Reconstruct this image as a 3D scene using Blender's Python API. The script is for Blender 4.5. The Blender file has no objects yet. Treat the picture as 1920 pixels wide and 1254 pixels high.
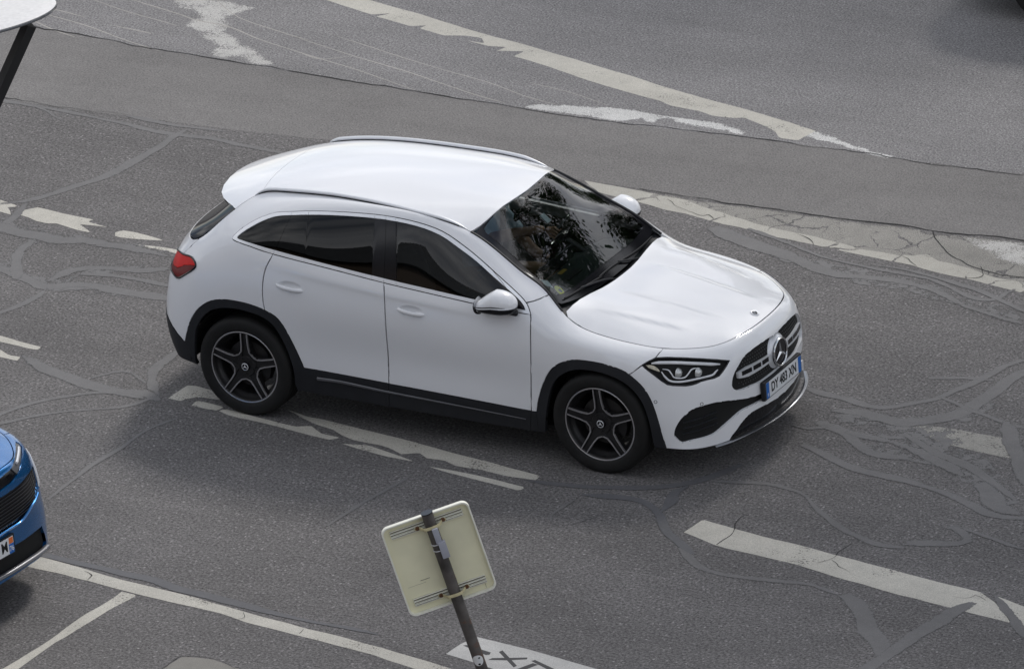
import bpy, bmesh, math, random
import numpy as np
from mathutils import Vector, Matrix
from mathutils.geometry import delaunay_2d_cdt
R = math.radians
sc = bpy.context.scene
col = sc.collection
# ------------------------------------------------------------------ camera
cam = bpy.data.cameras.new('camera'); cam_o = bpy.data.objects.new('camera', cam); col.objects.link(cam_o)
CAM_P = Vector((22.6693, -42.223, 20.7735))
cr_, cu_, cf_ = Vector((.8809, .4701, -.0549)), Vector((-.1374, .3651, .9208)), Vector((-.453, .8036, -.3862))
cr_.normalize(); cu_ = (cu_-cr_*cu_.dot(cr_)).normalized(); cf_ = cu_.cross(cr_)
cam_o.matrix_world = Matrix(((cr_.x, cu_.x, -cf_.x, CAM_P.x), (cr_.y, cu_.y, -cf_.y, CAM_P.y), (cr_.z, cu_.z, -cf_.z, CAM_P.z), (0, 0, 0, 1)))
cam.sensor_width = 36; cam.lens = 271.74; cam.clip_start = .5; cam.clip_end = 2000
sc.camera = cam_o
# ------------------------------------------------------------------ sky, sun, exposure
SUN_EL, SUN_AZ = R(45), R(90)          # azimuth of the sun measured from +x towards +y
w = bpy.data.worlds.new('World'); sc.world = w; w.use_nodes = True
nt = w.node_tree; N = nt.nodes; L = nt.links; bg = N['Background']
sky = N.new('ShaderNodeTexSky'); sky.sky_type = 'NISHITA'; sky.sun_disc = False
sky.sun_elevation = SUN_EL; sky.sun_rotation = R(90)-SUN_AZ; sky.air_density = 1.0; sky.dust_density = 1.5
tc = N.new('ShaderNodeTexCoord'); nz = N.new('ShaderNodeTexNoise'); nz.inputs['Scale'].default_value = 2.2
nz.inputs['Detail'].default_value = 9; nz.inputs['Roughness'].default_value = .58; nz.inputs['Distortion'].default_value = .4
mp = N.new('ShaderNodeMapping'); mp.inputs['Scale'].default_value = (1, 1, 2.2)
L.new(tc.outputs['Generated'], mp.inputs['Vector']); L.new(mp.outputs['Vector'], nz.inputs['Vector'])
rp = N.new('ShaderNodeValToRGB'); rp.color_ramp.elements[0].position = .36; rp.color_ramp.elements[1].position = .60
L.new(nz.outputs['Fac'], rp.inputs['Fac'])
n2 = N.new('ShaderNodeTexNoise'); n2.inputs['Scale'].default_value = 5; n2.inputs['Detail'].default_value = 6
L.new(mp.outputs['Vector'], n2.inputs['Vector'])
cr2 = N.new('ShaderNodeValToRGB'); cr2.color_ramp.elements[0].color = (4.6, 4.8, 5.3, 1); cr2.color_ramp.elements[1].color = (13.5, 13.6, 13.9, 1)
cr2.color_ramp.elements[0].position = .35; cr2.color_ramp.elements[1].position = .62
L.new(n2.outputs['Fac'], cr2.inputs['Fac'])
mx = N.new('ShaderNodeMix'); mx.data_type = 'RGBA'
L.new(rp.outputs['Color'], mx.inputs['Factor']); L.new(sky.outputs['Color'], mx.inputs['A']); L.new(cr2.outputs['Color'], mx.inputs['B'])
L.new(mx.outputs['Result'], bg.inputs['Color']); bg.inputs['Strength'].default_value = .085
sun = bpy.data.lights.new('sun', 'SUN'); sun.energy = 1.5; sun.angle = R(10); sun.color = (1, .965, .92)
so = bpy.data.objects.new('sun', sun); col.objects.link(so)
sd = Vector((math.cos(SUN_EL)*math.cos(SUN_AZ), math.cos(SUN_EL)*math.sin(SUN_AZ), math.sin(SUN_EL)))
so.rotation_euler = sd.to_track_quat('Z', 'Y').to_euler(); so.location = (5, 20, 30)
sc.view_settings.view_transform = 'Standard'; sc.view_settings.look = 'None'; sc.view_settings.gamma = 1
sc.view_settings.exposure = 0.40
sc.render.resolution_x = 1024; sc.render.resolution_y = 668
# ------------------------------------------------------------------ helpers
def tag(o, label=None, cat=None, group=None, kind=None):
    if label: o['label'] = label
    if cat: o['category'] = cat
    if group: o['group'] = group
    if kind: o['kind'] = kind
    return o
def empty(name, loc=(0, 0, 0), rz=0):
    o = bpy.data.objects.new(name, None); o.empty_display_size = .1; o.location = loc; o.rotation_euler = (0, 0, rz); col.objects.link(o); return o
class MB:
    def __init__(s): s.v = []; s.f = []; s.n = []; s.smooth = True; s.mi = []
    def add(s, vs, fs, ns=None, m=0):
        b = len(s.v); s.v += [tuple(map(float, p)) for p in vs]; s.f += [tuple(i+b for i in f) for f in fs]; s.mi += [m]*len(fs)
        s.n += [tuple(map(float, p)) for p in ns] if ns is not None else [(0, 0, 0)]*len(vs)
        return s
    def box(s, c, d, M=None, m=0, bev=0):
        x, y, z = [t/2 for t in d]
        if bev <= 0:
            vs = [Vector((a*x, b*y, e*z)) for a in (-1, 1) for b in (-1, 1) for e in (-1, 1)]
            fs = [(0, 1, 3, 2), (4, 6, 7, 5), (0, 4, 5, 1), (2, 3, 7, 6), (0, 2, 6, 4), (1, 5, 7, 3)]
        else:
            bm = bmesh.new(); bmesh.ops.create_cube(bm, size=1)
            for q in bm.verts: q.co = Vector((q.co.x*2*x, q.co.y*2*y, q.co.z*2*z))
            bmesh.ops.bevel(bm, geom=bm.edges[:], offset=bev, segments=2, profile=.6, affect='EDGES')
            bm.verts.index_update(); vs = [q.co.copy() for q in bm.verts]; fs = [tuple(q.index for q in f.verts) for f in bm.faces]; bm.free()
        if M is not None: vs = [M @ q for q in vs]
        return s.add([q+Vector(c) for q in vs], fs, m=m)
    def tube(s, pts, rad, seg=8, closed=False, flat=None, m=0, caps=True):
        """sweep; rad number or list; flat=(up vector, w, h): elliptical section"""
        P = [Vector(p) for p in pts]; n = len(P)
        rr = rad if isinstance(rad, (list, tuple)) else [rad]*n
        up0 = None; vs = []; fs = []
        for i in range(n):
            if closed: t = P[(i+1) % n]-P[i-1]
            else: t = P[min(i+1, n-1)]-P[max(i-1, 0)]
            t.normalize()
            if flat is not None: ref = Vector(flat[0])
            else:
                ref = up0 if up0 is not None else (Vector((0, 0, 1)) if abs(t.z) < .9 else Vector((1, 0, 0)))
            a = t.cross(ref).normalized(); b = a.cross(t).normalized(); up0 = b
            fa, fb = (flat[1], flat[2]) if flat is not None else (1, 1)
            for k in range(seg):
                th = 2*math.pi*k/seg
                vs.append(P[i]+a*math.cos(th)*rr[i]*fa+b*math.sin(th)*rr[i]*fb)
        for i in range(n if closed else n-1):
            j = (i+1) % n
            for k in range(seg):
                k2 = (k+1) % seg; fs.append((i*seg+k, i*seg+k2, j*seg+k2, j*seg+k))
        if not closed and caps: fs.append(tuple(range(seg-1, -1, -1))); fs.append(tuple((n-1)*seg+k for k in range(seg)))
        return s.add(vs, fs, m=m)
    def lathe(s, prof, seg=64, axis='y', c=(0, 0, 0), m=0, a0=0, a1=2*math.pi):
        """prof: (radius, offset along axis)"""
        n = len(prof); full = abs(a1-a0-2*math.pi) < 1e-6; S_ = seg if full else seg+1; vs = []; fs = []
        for k in range(S_):
            th = a0+(a1-a0)*k/seg; cc, ss = math.cos(th), math.sin(th)
            for (r_, o_) in prof:
                p = {'y': (r_*cc, o_, r_*ss), 'z': (r_*cc, r_*ss, o_), 'x': (o_, r_*cc, r_*ss)}[axis]
                vs.append((p[0]+c[0], p[1]+c[1], p[2]+c[2]))
        for k in range(seg):
            k2 = (k+1) % S_
            for i in range(n-1): fs.append((k*n+i, k2*n+i, k2*n+i+1, k*n+i+1))
        return s.add(vs, fs, m=m)
    def prism(s, pts, y0, y1, ax=1, m=0, M=None):
        """extrude a 2D outline along axis ax"""
        n = len(pts)
        def q(p, t):
            p = list(p); p.insert(ax, t); return Vector(p)
        vs = [q(p, y0) for p in pts]+[q(p, y1) for p in pts]
        if M is not None: vs = [M @ v_ for v_ in vs]
        fs = [tuple(range(n)), tuple(range(2*n-1, n-1, -1))]+[(i, i+n, (i+1) % n+n, (i+1) % n) for i in range(n)]
        return s.add(vs, fs, m=m)
    def build(s, name, mats, parent=None, smooth=True, angle=40, recalc=True):
        me = bpy.data.meshes.new(name); me.from_pydata(s.v, [], s.f)
        for m in (mats if isinstance(mats, (list, tuple)) else [mats]): me.materials.append(m)
        if len(set(s.mi)) > 1: me.polygons.foreach_set('material_index', s.mi)
        if recalc:
            bm = bmesh.new(); bm.from_mesh(me); bmesh.ops.recalc_face_normals(bm, faces=bm.faces); bm.to_mesh(me); bm.free()
        if smooth:
            me.polygons.foreach_set('use_smooth', [True]*len(me.polygons))
            try: me.set_sharp_from_angle(angle=R(angle))
            except Exception: pass
        o = bpy.data.objects.new(name, me); col.objects.link(o)
        if parent is not None: o.parent = parent
        return o
def kids(o): return [c for c in bpy.data.objects if c.parent == o]
def copy_tree(o, parent=None):
    c = o.copy(); col.objects.link(c); c.parent = parent
    for k in ('label', 'category', 'group'):
        if parent is not None and k in c and k != 'label': del c[k]
    for ch in kids(o):
        if ch != c: copy_tree(ch, c)
    return c
# ------------------------------------------------------------------ materials
def mat(name, base=(.5, .5, .5), rough=.5, metal=0, coat=0, coat_rough=.03, spec=.5, trans=0, ior=1.45, sheen=0, emit=None, bump=None, noise=None):
    m = bpy.data.materials.new(name); m.use_nodes = True; t = m.node_tree; p = t.nodes['Principled BSDF']
    p.inputs['Base Color'].default_value = (*base, 1); p.inputs['Roughness'].default_value = rough; p.inputs['Metallic'].default_value = metal
    p.inputs['Coat Weight'].default_value = coat; p.inputs['Coat Roughness'].default_value = coat_rough
    p.inputs['Specular IOR Level'].default_value = spec; p.inputs['Transmission Weight'].default_value = trans; p.inputs['IOR'].default_value = ior
    if emit: p.inputs['Emission Color'].default_value = (*emit[0], 1); p.inputs['Emission Strength'].default_value = emit[1]
    tcn = t.nodes.new('ShaderNodeTexCoord')
    if noise:      # (scale, amount, detail): mottles the base colour
        z = t.nodes.new('ShaderNodeTexNoise'); z.inputs['Scale'].default_value = noise[0]; z.inputs['Detail'].default_value = noise[2]
        t.links.new(tcn.outputs['Object'], z.inputs['Vector'])
        mr = t.nodes.new('ShaderNodeMapRange'); mr.inputs['From Min'].default_value = .3; mr.inputs['From Max'].default_value = .7
        mr.inputs['To Min'].default_value = 1-noise[1]; mr.inputs['To Max'].default_value = 1+noise[1]
        t.links.new(z.outputs['Fac'], mr.inputs['Value'])
        h = t.nodes.new('ShaderNodeHueSaturation'); h.inputs['Color'].default_value = (*base, 1)
        t.links.new(mr.outputs['Result'], h.inputs['Value']); t.links.new(h.outputs['Color'], p.inputs['Base Color'])
    if bump:       # (scale, strength, distance)
        z = t.nodes.new('ShaderNodeTexNoise'); z.inputs['Scale'].default_value = bump[0]; z.inputs['Detail'].default_value = 5
        t.links.new(tcn.outputs['Object'], z.inputs['Vector'])
        b = t.nodes.new('ShaderNodeBump'); b.inputs['Strength'].default_value = bump[1]; b.inputs['Distance'].default_value = bump[2]
        t.links.new(z.outputs['Fac'], b.inputs['Height']); t.links.new(b.outputs['Normal'], p.inputs['Normal'])
    return m
def thin_glass(name, tint, ior=1.5, rough=0.0, boost=1.0):
    m = bpy.data.materials.new(name); m.use_nodes = True; t = m.node_tree; t.nodes.remove(t.nodes['Principled BSDF'])
    out = t.nodes['Material Output']; tr = t.nodes.new('ShaderNodeBsdfTransparent'); tr.inputs['Color'].default_value = (*tint, 1)
    gl = t.nodes.new('ShaderNodeBsdfGlossy'); gl.inputs['Roughness'].default_value = rough
    fr = t.nodes.new('ShaderNodeFresnel'); fr.inputs['IOR'].default_value = ior
    ml = t.nodes.new('ShaderNodeMath'); ml.operation = 'MULTIPLY'; ml.inputs[1].default_value = boost; ml.use_clamp = True
    mxs = t.nodes.new('ShaderNodeMixShader'); t.links.new(fr.outputs[0], ml.inputs[0]); t.links.new(ml.outputs[0], mxs.inputs['Fac'])
    t.links.new(tr.outputs[0], mxs.inputs[1]); t.links.new(gl.outputs[0], mxs.inputs[2]); t.links.new(mxs.outputs[0], out.inputs['Surface'])
    return m
M = dict(
 white=mat('white_paint', (.80, .805, .82), .38, coat=1, coat_rough=.025, noise=(1.6, .015, 3)),
 blue=mat('blue_paint', (.003, .125, .36), .26, metal=.6, coat=1, coat_rough=.03, noise=(3, .03, 3)),
 darkpaint=mat('dark_paint', (.02, .021, .024), .3, coat=1, noise=(3, .05, 3)),
 plastic=mat('black_plastic', (.016, .017, .020), .55, spec=.4, bump=(220, .15, .002), noise=(8, .15, 4)),
 gloss=mat('gloss_black', (.008, .008, .010), .12, spec=.5, noise=(8, .1, 2)),
 studs=mat('grille_stud', (.20, .20, .21), .35, metal=.7, noise=(30, .1, 2)),
 ledge=mat('sill_ledge', (.16, .16, .17), .35, metal=.5, noise=(8, .08, 3)),
 under=mat('underbody', (.006, .006, .006), .8, noise=(6, .2, 3)),
 chrome=mat('chrome', (.62, .63, .65), .16, metal=1, noise=(8, .03, 3)),
 lipm=mat('lip_metal', (.30, .31, .33), .28, metal=.9, noise=(8, .03, 3)),
 satin=mat('satin_aluminium', (.72, .73, .75), .32, metal=.35, noise=(8, .03, 3)),
 trim=mat('window_trim', (.86, .87, .89), .25, metal=.35, noise=(8, .03, 3)),
 tyre=mat('tyre_rubber', (.012, .0118, .0115), .72, spec=.35, bump=(90, .2, .002), noise=(14, .2, 4)),
 rim=mat('dark_wheel_paint', (.013, .0125, .013), .42, coat=.15, noise=(20, .15, 4)),
 rimcut=mat('machined_aluminium', (.55, .54, .55), .32, metal=.8, noise=(30, .08, 4)),
 disc=mat('brake_disc', (.05, .047, .045), .5, metal=.6, noise=(25, .2, 4)),
 seam=mat('panel_gap', (.01, .01, .01), .9, noise=(8, .2, 2)),
 red=mat('red_lamp', (.60, .004, .003), .40, spec=.25, coat=.06, noise=(12, .12, 2)),
 reddark=mat('dark_red_lamp', (.14, .003, .004), .35, spec=.3, coat=.1, noise=(12, .12, 2)),
 lampin=mat('lamp_housing', (.09, .092, .098), .22, noise=(20, .2, 2)),
 drl=mat('light_guide', (.68, .69, .71), .22, coat=.6, noise=(20, .05, 2)),
 lens=mat('projector_lens', (.55, .56, .55), .05, metal=.4, coat=1, noise=(20, .08, 2)),
 amber=mat('indicator_reflector', (.50, .46, .36), .25, noise=(60, .25, 2)),
 glass=thin_glass('windscreen_glass', (.64, .70, .68), 1.5, 0, 2.0),
 glassdark=thin_glass('privacy_glass', (.03, .031, .035), 1.5, 0, 1.0),
 glassside=thin_glass('side_glass', (.30, .32, .33), 1.5, 0, 1.5),
 lampglass=thin_glass('lamp_cover', (.92, .93, .94), 1.45),
 dash=mat('dashboard', (.040, .052, .050), .75, noise=(12, .1, 3)),
 seatc=mat('seat_cloth', (.03, .03, .032), .85, noise=(30, .15, 3)),
 seatl=mat('seat_leather', (.20, .22, .23), .6, noise=(30, .1, 3)),
 plate=mat('plate_white', (.72, .73, .74), .35, noise=(20, .03, 3)),
 plateblue=mat('plate_blue', (.01, .13, .46), .35, noise=(20, .03, 3)),
 plateorange=mat('plate_orange', (.75, .18, .04), .35, noise=(20, .03, 3)),
 black=mat('black_lettering', (.008, .008, .009), .5, noise=(20, .1, 3)),
 skin=mat('skin', (.30, .17, .11), .5, noise=(40, .06, 3)),
 shirt=mat('blue_shirt', (.42, .56, .66), .8, noise=(18, .10, 3), bump=(14, .5, .02)),
 trousers=mat('brown_trousers', (.16, .09, .05), .85, noise=(18, .12, 3), bump=(14, .5, .02)),
 hair=mat('hair', (.03, .02, .015), .6, noise=(60, .3, 3)),
 paper=mat('sticker_paper', (.78, .86, .88), .5, noise=(20, .05, 3)),
 yellow=mat('sticker_yellow', (.80, .84, .06), .5, noise=(20, .05, 3)),
 stickblue=mat('sticker_blue', (.04, .35, .55), .5, noise=(20, .05, 3)),
)

# ---- body ribbon: 26 stations (nose centre -> side -> tail centre) x 10 curves (sill -> hood gap / roof edge)
RIB = [
 [(0.905,0,0.235),(0.908,0,0.3),(0.908,0,0.4),(0.906,0,0.5),(0.905,0,0.57),(0.908,0,0.66),(0.895,0,0.75),(0.872,0,0.82),(0.84,0,0.868),(0.806,0,0.886)],
 [(0.903,0.2,0.24),(0.904,0.2,0.3),(0.903,0.2,0.4),(0.902,0.2,0.5),(0.9,0.2,0.57),(0.9,0.2,0.66),(0.889,0.2,0.75),(0.866,0.2,0.82),(0.834,0.2,0.868),(0.798,0.2,0.887)],
 [(0.857,0.4,0.235),(0.862,0.4,0.3),(0.863,0.4,0.4),(0.862,0.4,0.5),(0.861,0.4,0.57),(0.862,0.4,0.66),(0.851,0.4,0.75),(0.828,0.4,0.82),(0.795,0.395,0.863),(0.757,0.39,0.882)],
 [(0.795,0.56,0.225),(0.8,0.56,0.3),(0.8,0.56,0.4),(0.8,0.56,0.5),(0.798,0.56,0.58),(0.79,0.56,0.66),(0.773,0.55,0.74),(0.748,0.54,0.81),(0.717,0.525,0.852),(0.682,0.51,0.872)],
 [(0.72,0.68,0.22),(0.725,0.68,0.3),(0.724,0.68,0.4),(0.72,0.68,0.5),(0.71,0.68,0.58),(0.692,0.675,0.67),(0.667,0.665,0.75),(0.645,0.65,0.815),(0.615,0.625,0.855),(0.585,0.6,0.876)],
 [(0.632,0.78,0.225),(0.628,0.78,0.3),(0.62,0.785,0.4),(0.612,0.785,0.5),(0.6,0.78,0.58),(0.578,0.775,0.68),(0.55,0.765,0.76),(0.525,0.745,0.825),(0.5,0.715,0.865),(0.46,0.685,0.888)],
 [(0.5,0.855,0.24),(0.485,0.862,0.31),(0.475,0.868,0.41),(0.465,0.866,0.51),(0.458,0.858,0.6),(0.445,0.85,0.7),(0.42,0.835,0.78),(0.39,0.81,0.845),(0.36,0.775,0.885),(0.32,0.735,0.903)],
 [(0.25,0.888,0.25),(0.25,0.898,0.32),(0.25,0.903,0.42),(0.25,0.904,0.54),(0.25,0.902,0.66),(0.25,0.895,0.75),(0.24,0.878,0.82),(0.22,0.852,0.872),(0.19,0.81,0.905),(0.15,0.757,0.922)],
 [(0,0.89,0.24),(0,0.9,0.32),(0,0.905,0.42),(0,0.907,0.55),(0,0.91,0.68),(0,0.905,0.79),(0,0.89,0.86),(0,0.865,0.903),(0,0.82,0.93),(0,0.762,0.943)],
 [(-0.25,0.88,0.24),(-0.25,0.893,0.32),(-0.25,0.9,0.42),(-0.25,0.902,0.56),(-0.25,0.905,0.7),(-0.25,0.9,0.81),(-0.25,0.886,0.885),(-0.25,0.858,0.94),(-0.25,0.805,0.98),(-0.25,0.745,1.003)],
 [(-0.45,0.865,0.22),(-0.45,0.878,0.31),(-0.45,0.885,0.41),(-0.45,0.888,0.56),(-0.45,0.9,0.72),(-0.45,0.9,0.84),(-0.45,0.885,0.94),(-0.45,0.855,1.02),(-0.45,0.785,1.105),(-0.45,0.685,1.165)],
 [(-0.62,0.86,0.215),(-0.62,0.87,0.3),(-0.62,0.878,0.4),(-0.62,0.882,0.56),(-0.62,0.898,0.72),(-0.62,0.902,0.86),(-0.62,0.885,0.97),(-0.62,0.853,1.057),(-0.62,0.785,1.16),(-0.62,0.665,1.255)],
 [(-0.8,0.86,0.215),(-0.8,0.87,0.3),(-0.8,0.876,0.4),(-0.8,0.878,0.56),(-0.8,0.897,0.72),(-0.8,0.903,0.87),(-0.8,0.885,0.98),(-0.8,0.857,1.07),(-0.8,0.735,1.262),(-0.8,0.632,1.352)],
 [(-1.06,0.86,0.215),(-1.06,0.87,0.3),(-1.06,0.876,0.4),(-1.06,0.875,0.56),(-1.06,0.896,0.72),(-1.06,0.903,0.88),(-1.06,0.885,1),(-1.06,0.86,1.088),(-1.06,0.682,1.388),(-1.06,0.595,1.475)],
 [(-1.35,0.86,0.22),(-1.35,0.87,0.3),(-1.35,0.876,0.41),(-1.35,0.874,0.57),(-1.35,0.896,0.74),(-1.35,0.904,0.9),(-1.35,0.886,1.02),(-1.35,0.862,1.11),(-1.35,0.652,1.488),(-1.35,0.592,1.525)],
 [(-1.65,0.86,0.22),(-1.65,0.87,0.31),(-1.65,0.876,0.41),(-1.65,0.875,0.57),(-1.65,0.897,0.75),(-1.65,0.905,0.91),(-1.65,0.888,1.035),(-1.65,0.862,1.133),(-1.65,0.648,1.511),(-1.65,0.568,1.545)],
 [(-2.1,0.862,0.23),(-2.1,0.873,0.32),(-2.1,0.88,0.42),(-2.1,0.882,0.59),(-2.1,0.902,0.78),(-2.1,0.905,0.94),(-2.1,0.886,1.07),(-2.1,0.858,1.172),(-2.1,0.66,1.492),(-2.1,0.538,1.552)],
 [(-2.5,0.868,0.24),(-2.5,0.88,0.33),(-2.5,0.892,0.44),(-2.5,0.9,0.62),(-2.5,0.908,0.8),(-2.5,0.902,0.97),(-2.5,0.876,1.1),(-2.5,0.84,1.208),(-2.5,0.695,1.436),(-2.49,0.522,1.524)],
 [(-2.76,0.875,0.26),(-2.76,0.888,0.35),(-2.76,0.899,0.45),(-2.76,0.906,0.64),(-2.76,0.908,0.82),(-2.76,0.896,0.98),(-2.75,0.865,1.11),(-2.74,0.815,1.24),(-2.74,0.7,1.37),(-2.73,0.502,1.482)],
 [(-2.95,0.875,0.29),(-2.95,0.887,0.37),(-2.95,0.897,0.47),(-2.95,0.902,0.64),(-2.95,0.9,0.81),(-2.94,0.883,0.95),(-2.93,0.852,1.07),(-2.91,0.805,1.18),(-2.89,0.735,1.29),(-2.862,0.615,1.402)],
 [(-3.098,0.872,0.31),(-3.108,0.884,0.39),(-3.118,0.892,0.49),(-3.118,0.891,0.64),(-3.118,0.881,0.79),(-3.108,0.862,0.92),(-3.088,0.832,1.03),(-3.068,0.789,1.12),(-3.038,0.739,1.2),(-2.985,0.675,1.292)],
 [(-3.204,0.859,0.325),(-3.219,0.869,0.41),(-3.234,0.871,0.51),(-3.249,0.859,0.65),(-3.249,0.839,0.79),(-3.239,0.817,0.91),(-3.214,0.794,1),(-3.184,0.764,1.07),(-3.154,0.739,1.13),(-3.112,0.705,1.18)],
 [(-3.302,0.804,0.335),(-3.337,0.804,0.42),(-3.367,0.794,0.53),(-3.382,0.774,0.67),(-3.374,0.759,0.79),(-3.357,0.744,0.9),(-3.332,0.724,0.98),(-3.297,0.704,1.05),(-3.257,0.684,1.11),(-3.215,0.685,1.165)],
 [(-3.387,0.6,0.34),(-3.437,0.59,0.44),(-3.477,0.58,0.56),(-3.477,0.565,0.69),(-3.447,0.55,0.79),(-3.427,0.54,0.89),(-3.402,0.53,0.97),(-3.372,0.52,1.05),(-3.327,0.5,1.12),(-3.275,0.5,1.175)],
 [(-3.43,0.29,0.34),(-3.485,0.29,0.45),(-3.53,0.29,0.57),(-3.52,0.285,0.7),(-3.475,0.28,0.79),(-3.455,0.275,0.88),(-3.435,0.27,0.97),(-3.405,0.265,1.05),(-3.36,0.26,1.12),(-3.3,0.26,1.18)],
 [(-3.437,0,0.34),(-3.494,0,0.45),(-3.539,0,0.57),(-3.529,0,0.7),(-3.482,0,0.79),(-3.462,0,0.88),(-3.442,0,0.97),(-3.412,0,1.05),(-3.367,0,1.12),(-3.302,0,1.18)],
]
def bspl_basis(t, n):
    """uniform cubic B-spline weights on n control points padded by 1 at each end; t in [0,n-1]"""
    t = np.clip(np.asarray(t, float), 0, n-1-1e-9); i = np.floor(t).astype(int); w = t-i
    B = np.zeros((len(t), n+2))
    k = np.arange(len(t))
    B[k, i] = (1-w)**3/6; B[k, i+1] = (3*w**3-6*w**2+4)/6; B[k, i+2] = (-3*w**3+3*w**2+3*w+1)/6; B[k, i+3] = w**3/6
    return B
def _pad(G):
    m = G[1:2].copy(); m[..., 1] *= -1; e = G[-2:-1].copy(); e[..., 1] *= -1
    G = np.concatenate([m, G, e], 0)
    a = 2*G[:, :1]-G[:, 1:2]; b = 2*G[:, -1:]-G[:, -2:-1]
    return np.concatenate([a, G, b], 1)
class Surf:
    def __init__(s, G, corr=3, k=.8):
        G = np.array(G, float); s.n, s.m = G.shape[:2]; Q = G.copy()
        for _ in range(corr):
            s.P = _pad(Q); E = G-s.grid(np.arange(s.n), np.arange(s.m)); Q = Q+k*E
        s.P = _pad(Q)
    def grid(s, U, V):
        return np.einsum('ai,bj,ijk->abk', bspl_basis(U, s.n), bspl_basis(V, s.m), s.P)
    def at(s, uv):
        uv = np.atleast_2d(np.asarray(uv, float))
        return np.einsum('ai,aj,ijk->ak', bspl_basis(uv[:, 0], s.n), bspl_basis(uv[:, 1], s.m), s.P)
    def nrm(s, uv):
        uv = np.atleast_2d(np.asarray(uv, float)); e = .004
        lo = uv-[e, 0]; hi = uv+[e, 0]; lv = uv-[0, e]; hv = uv+[0, e]
        du = s.at(hi)-s.at(lo); dv = s.at(hv)-s.at(lv)
        N = np.cross(du, dv); N /= np.linalg.norm(N, axis=1)[:, None]+1e-12
        return N

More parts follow.
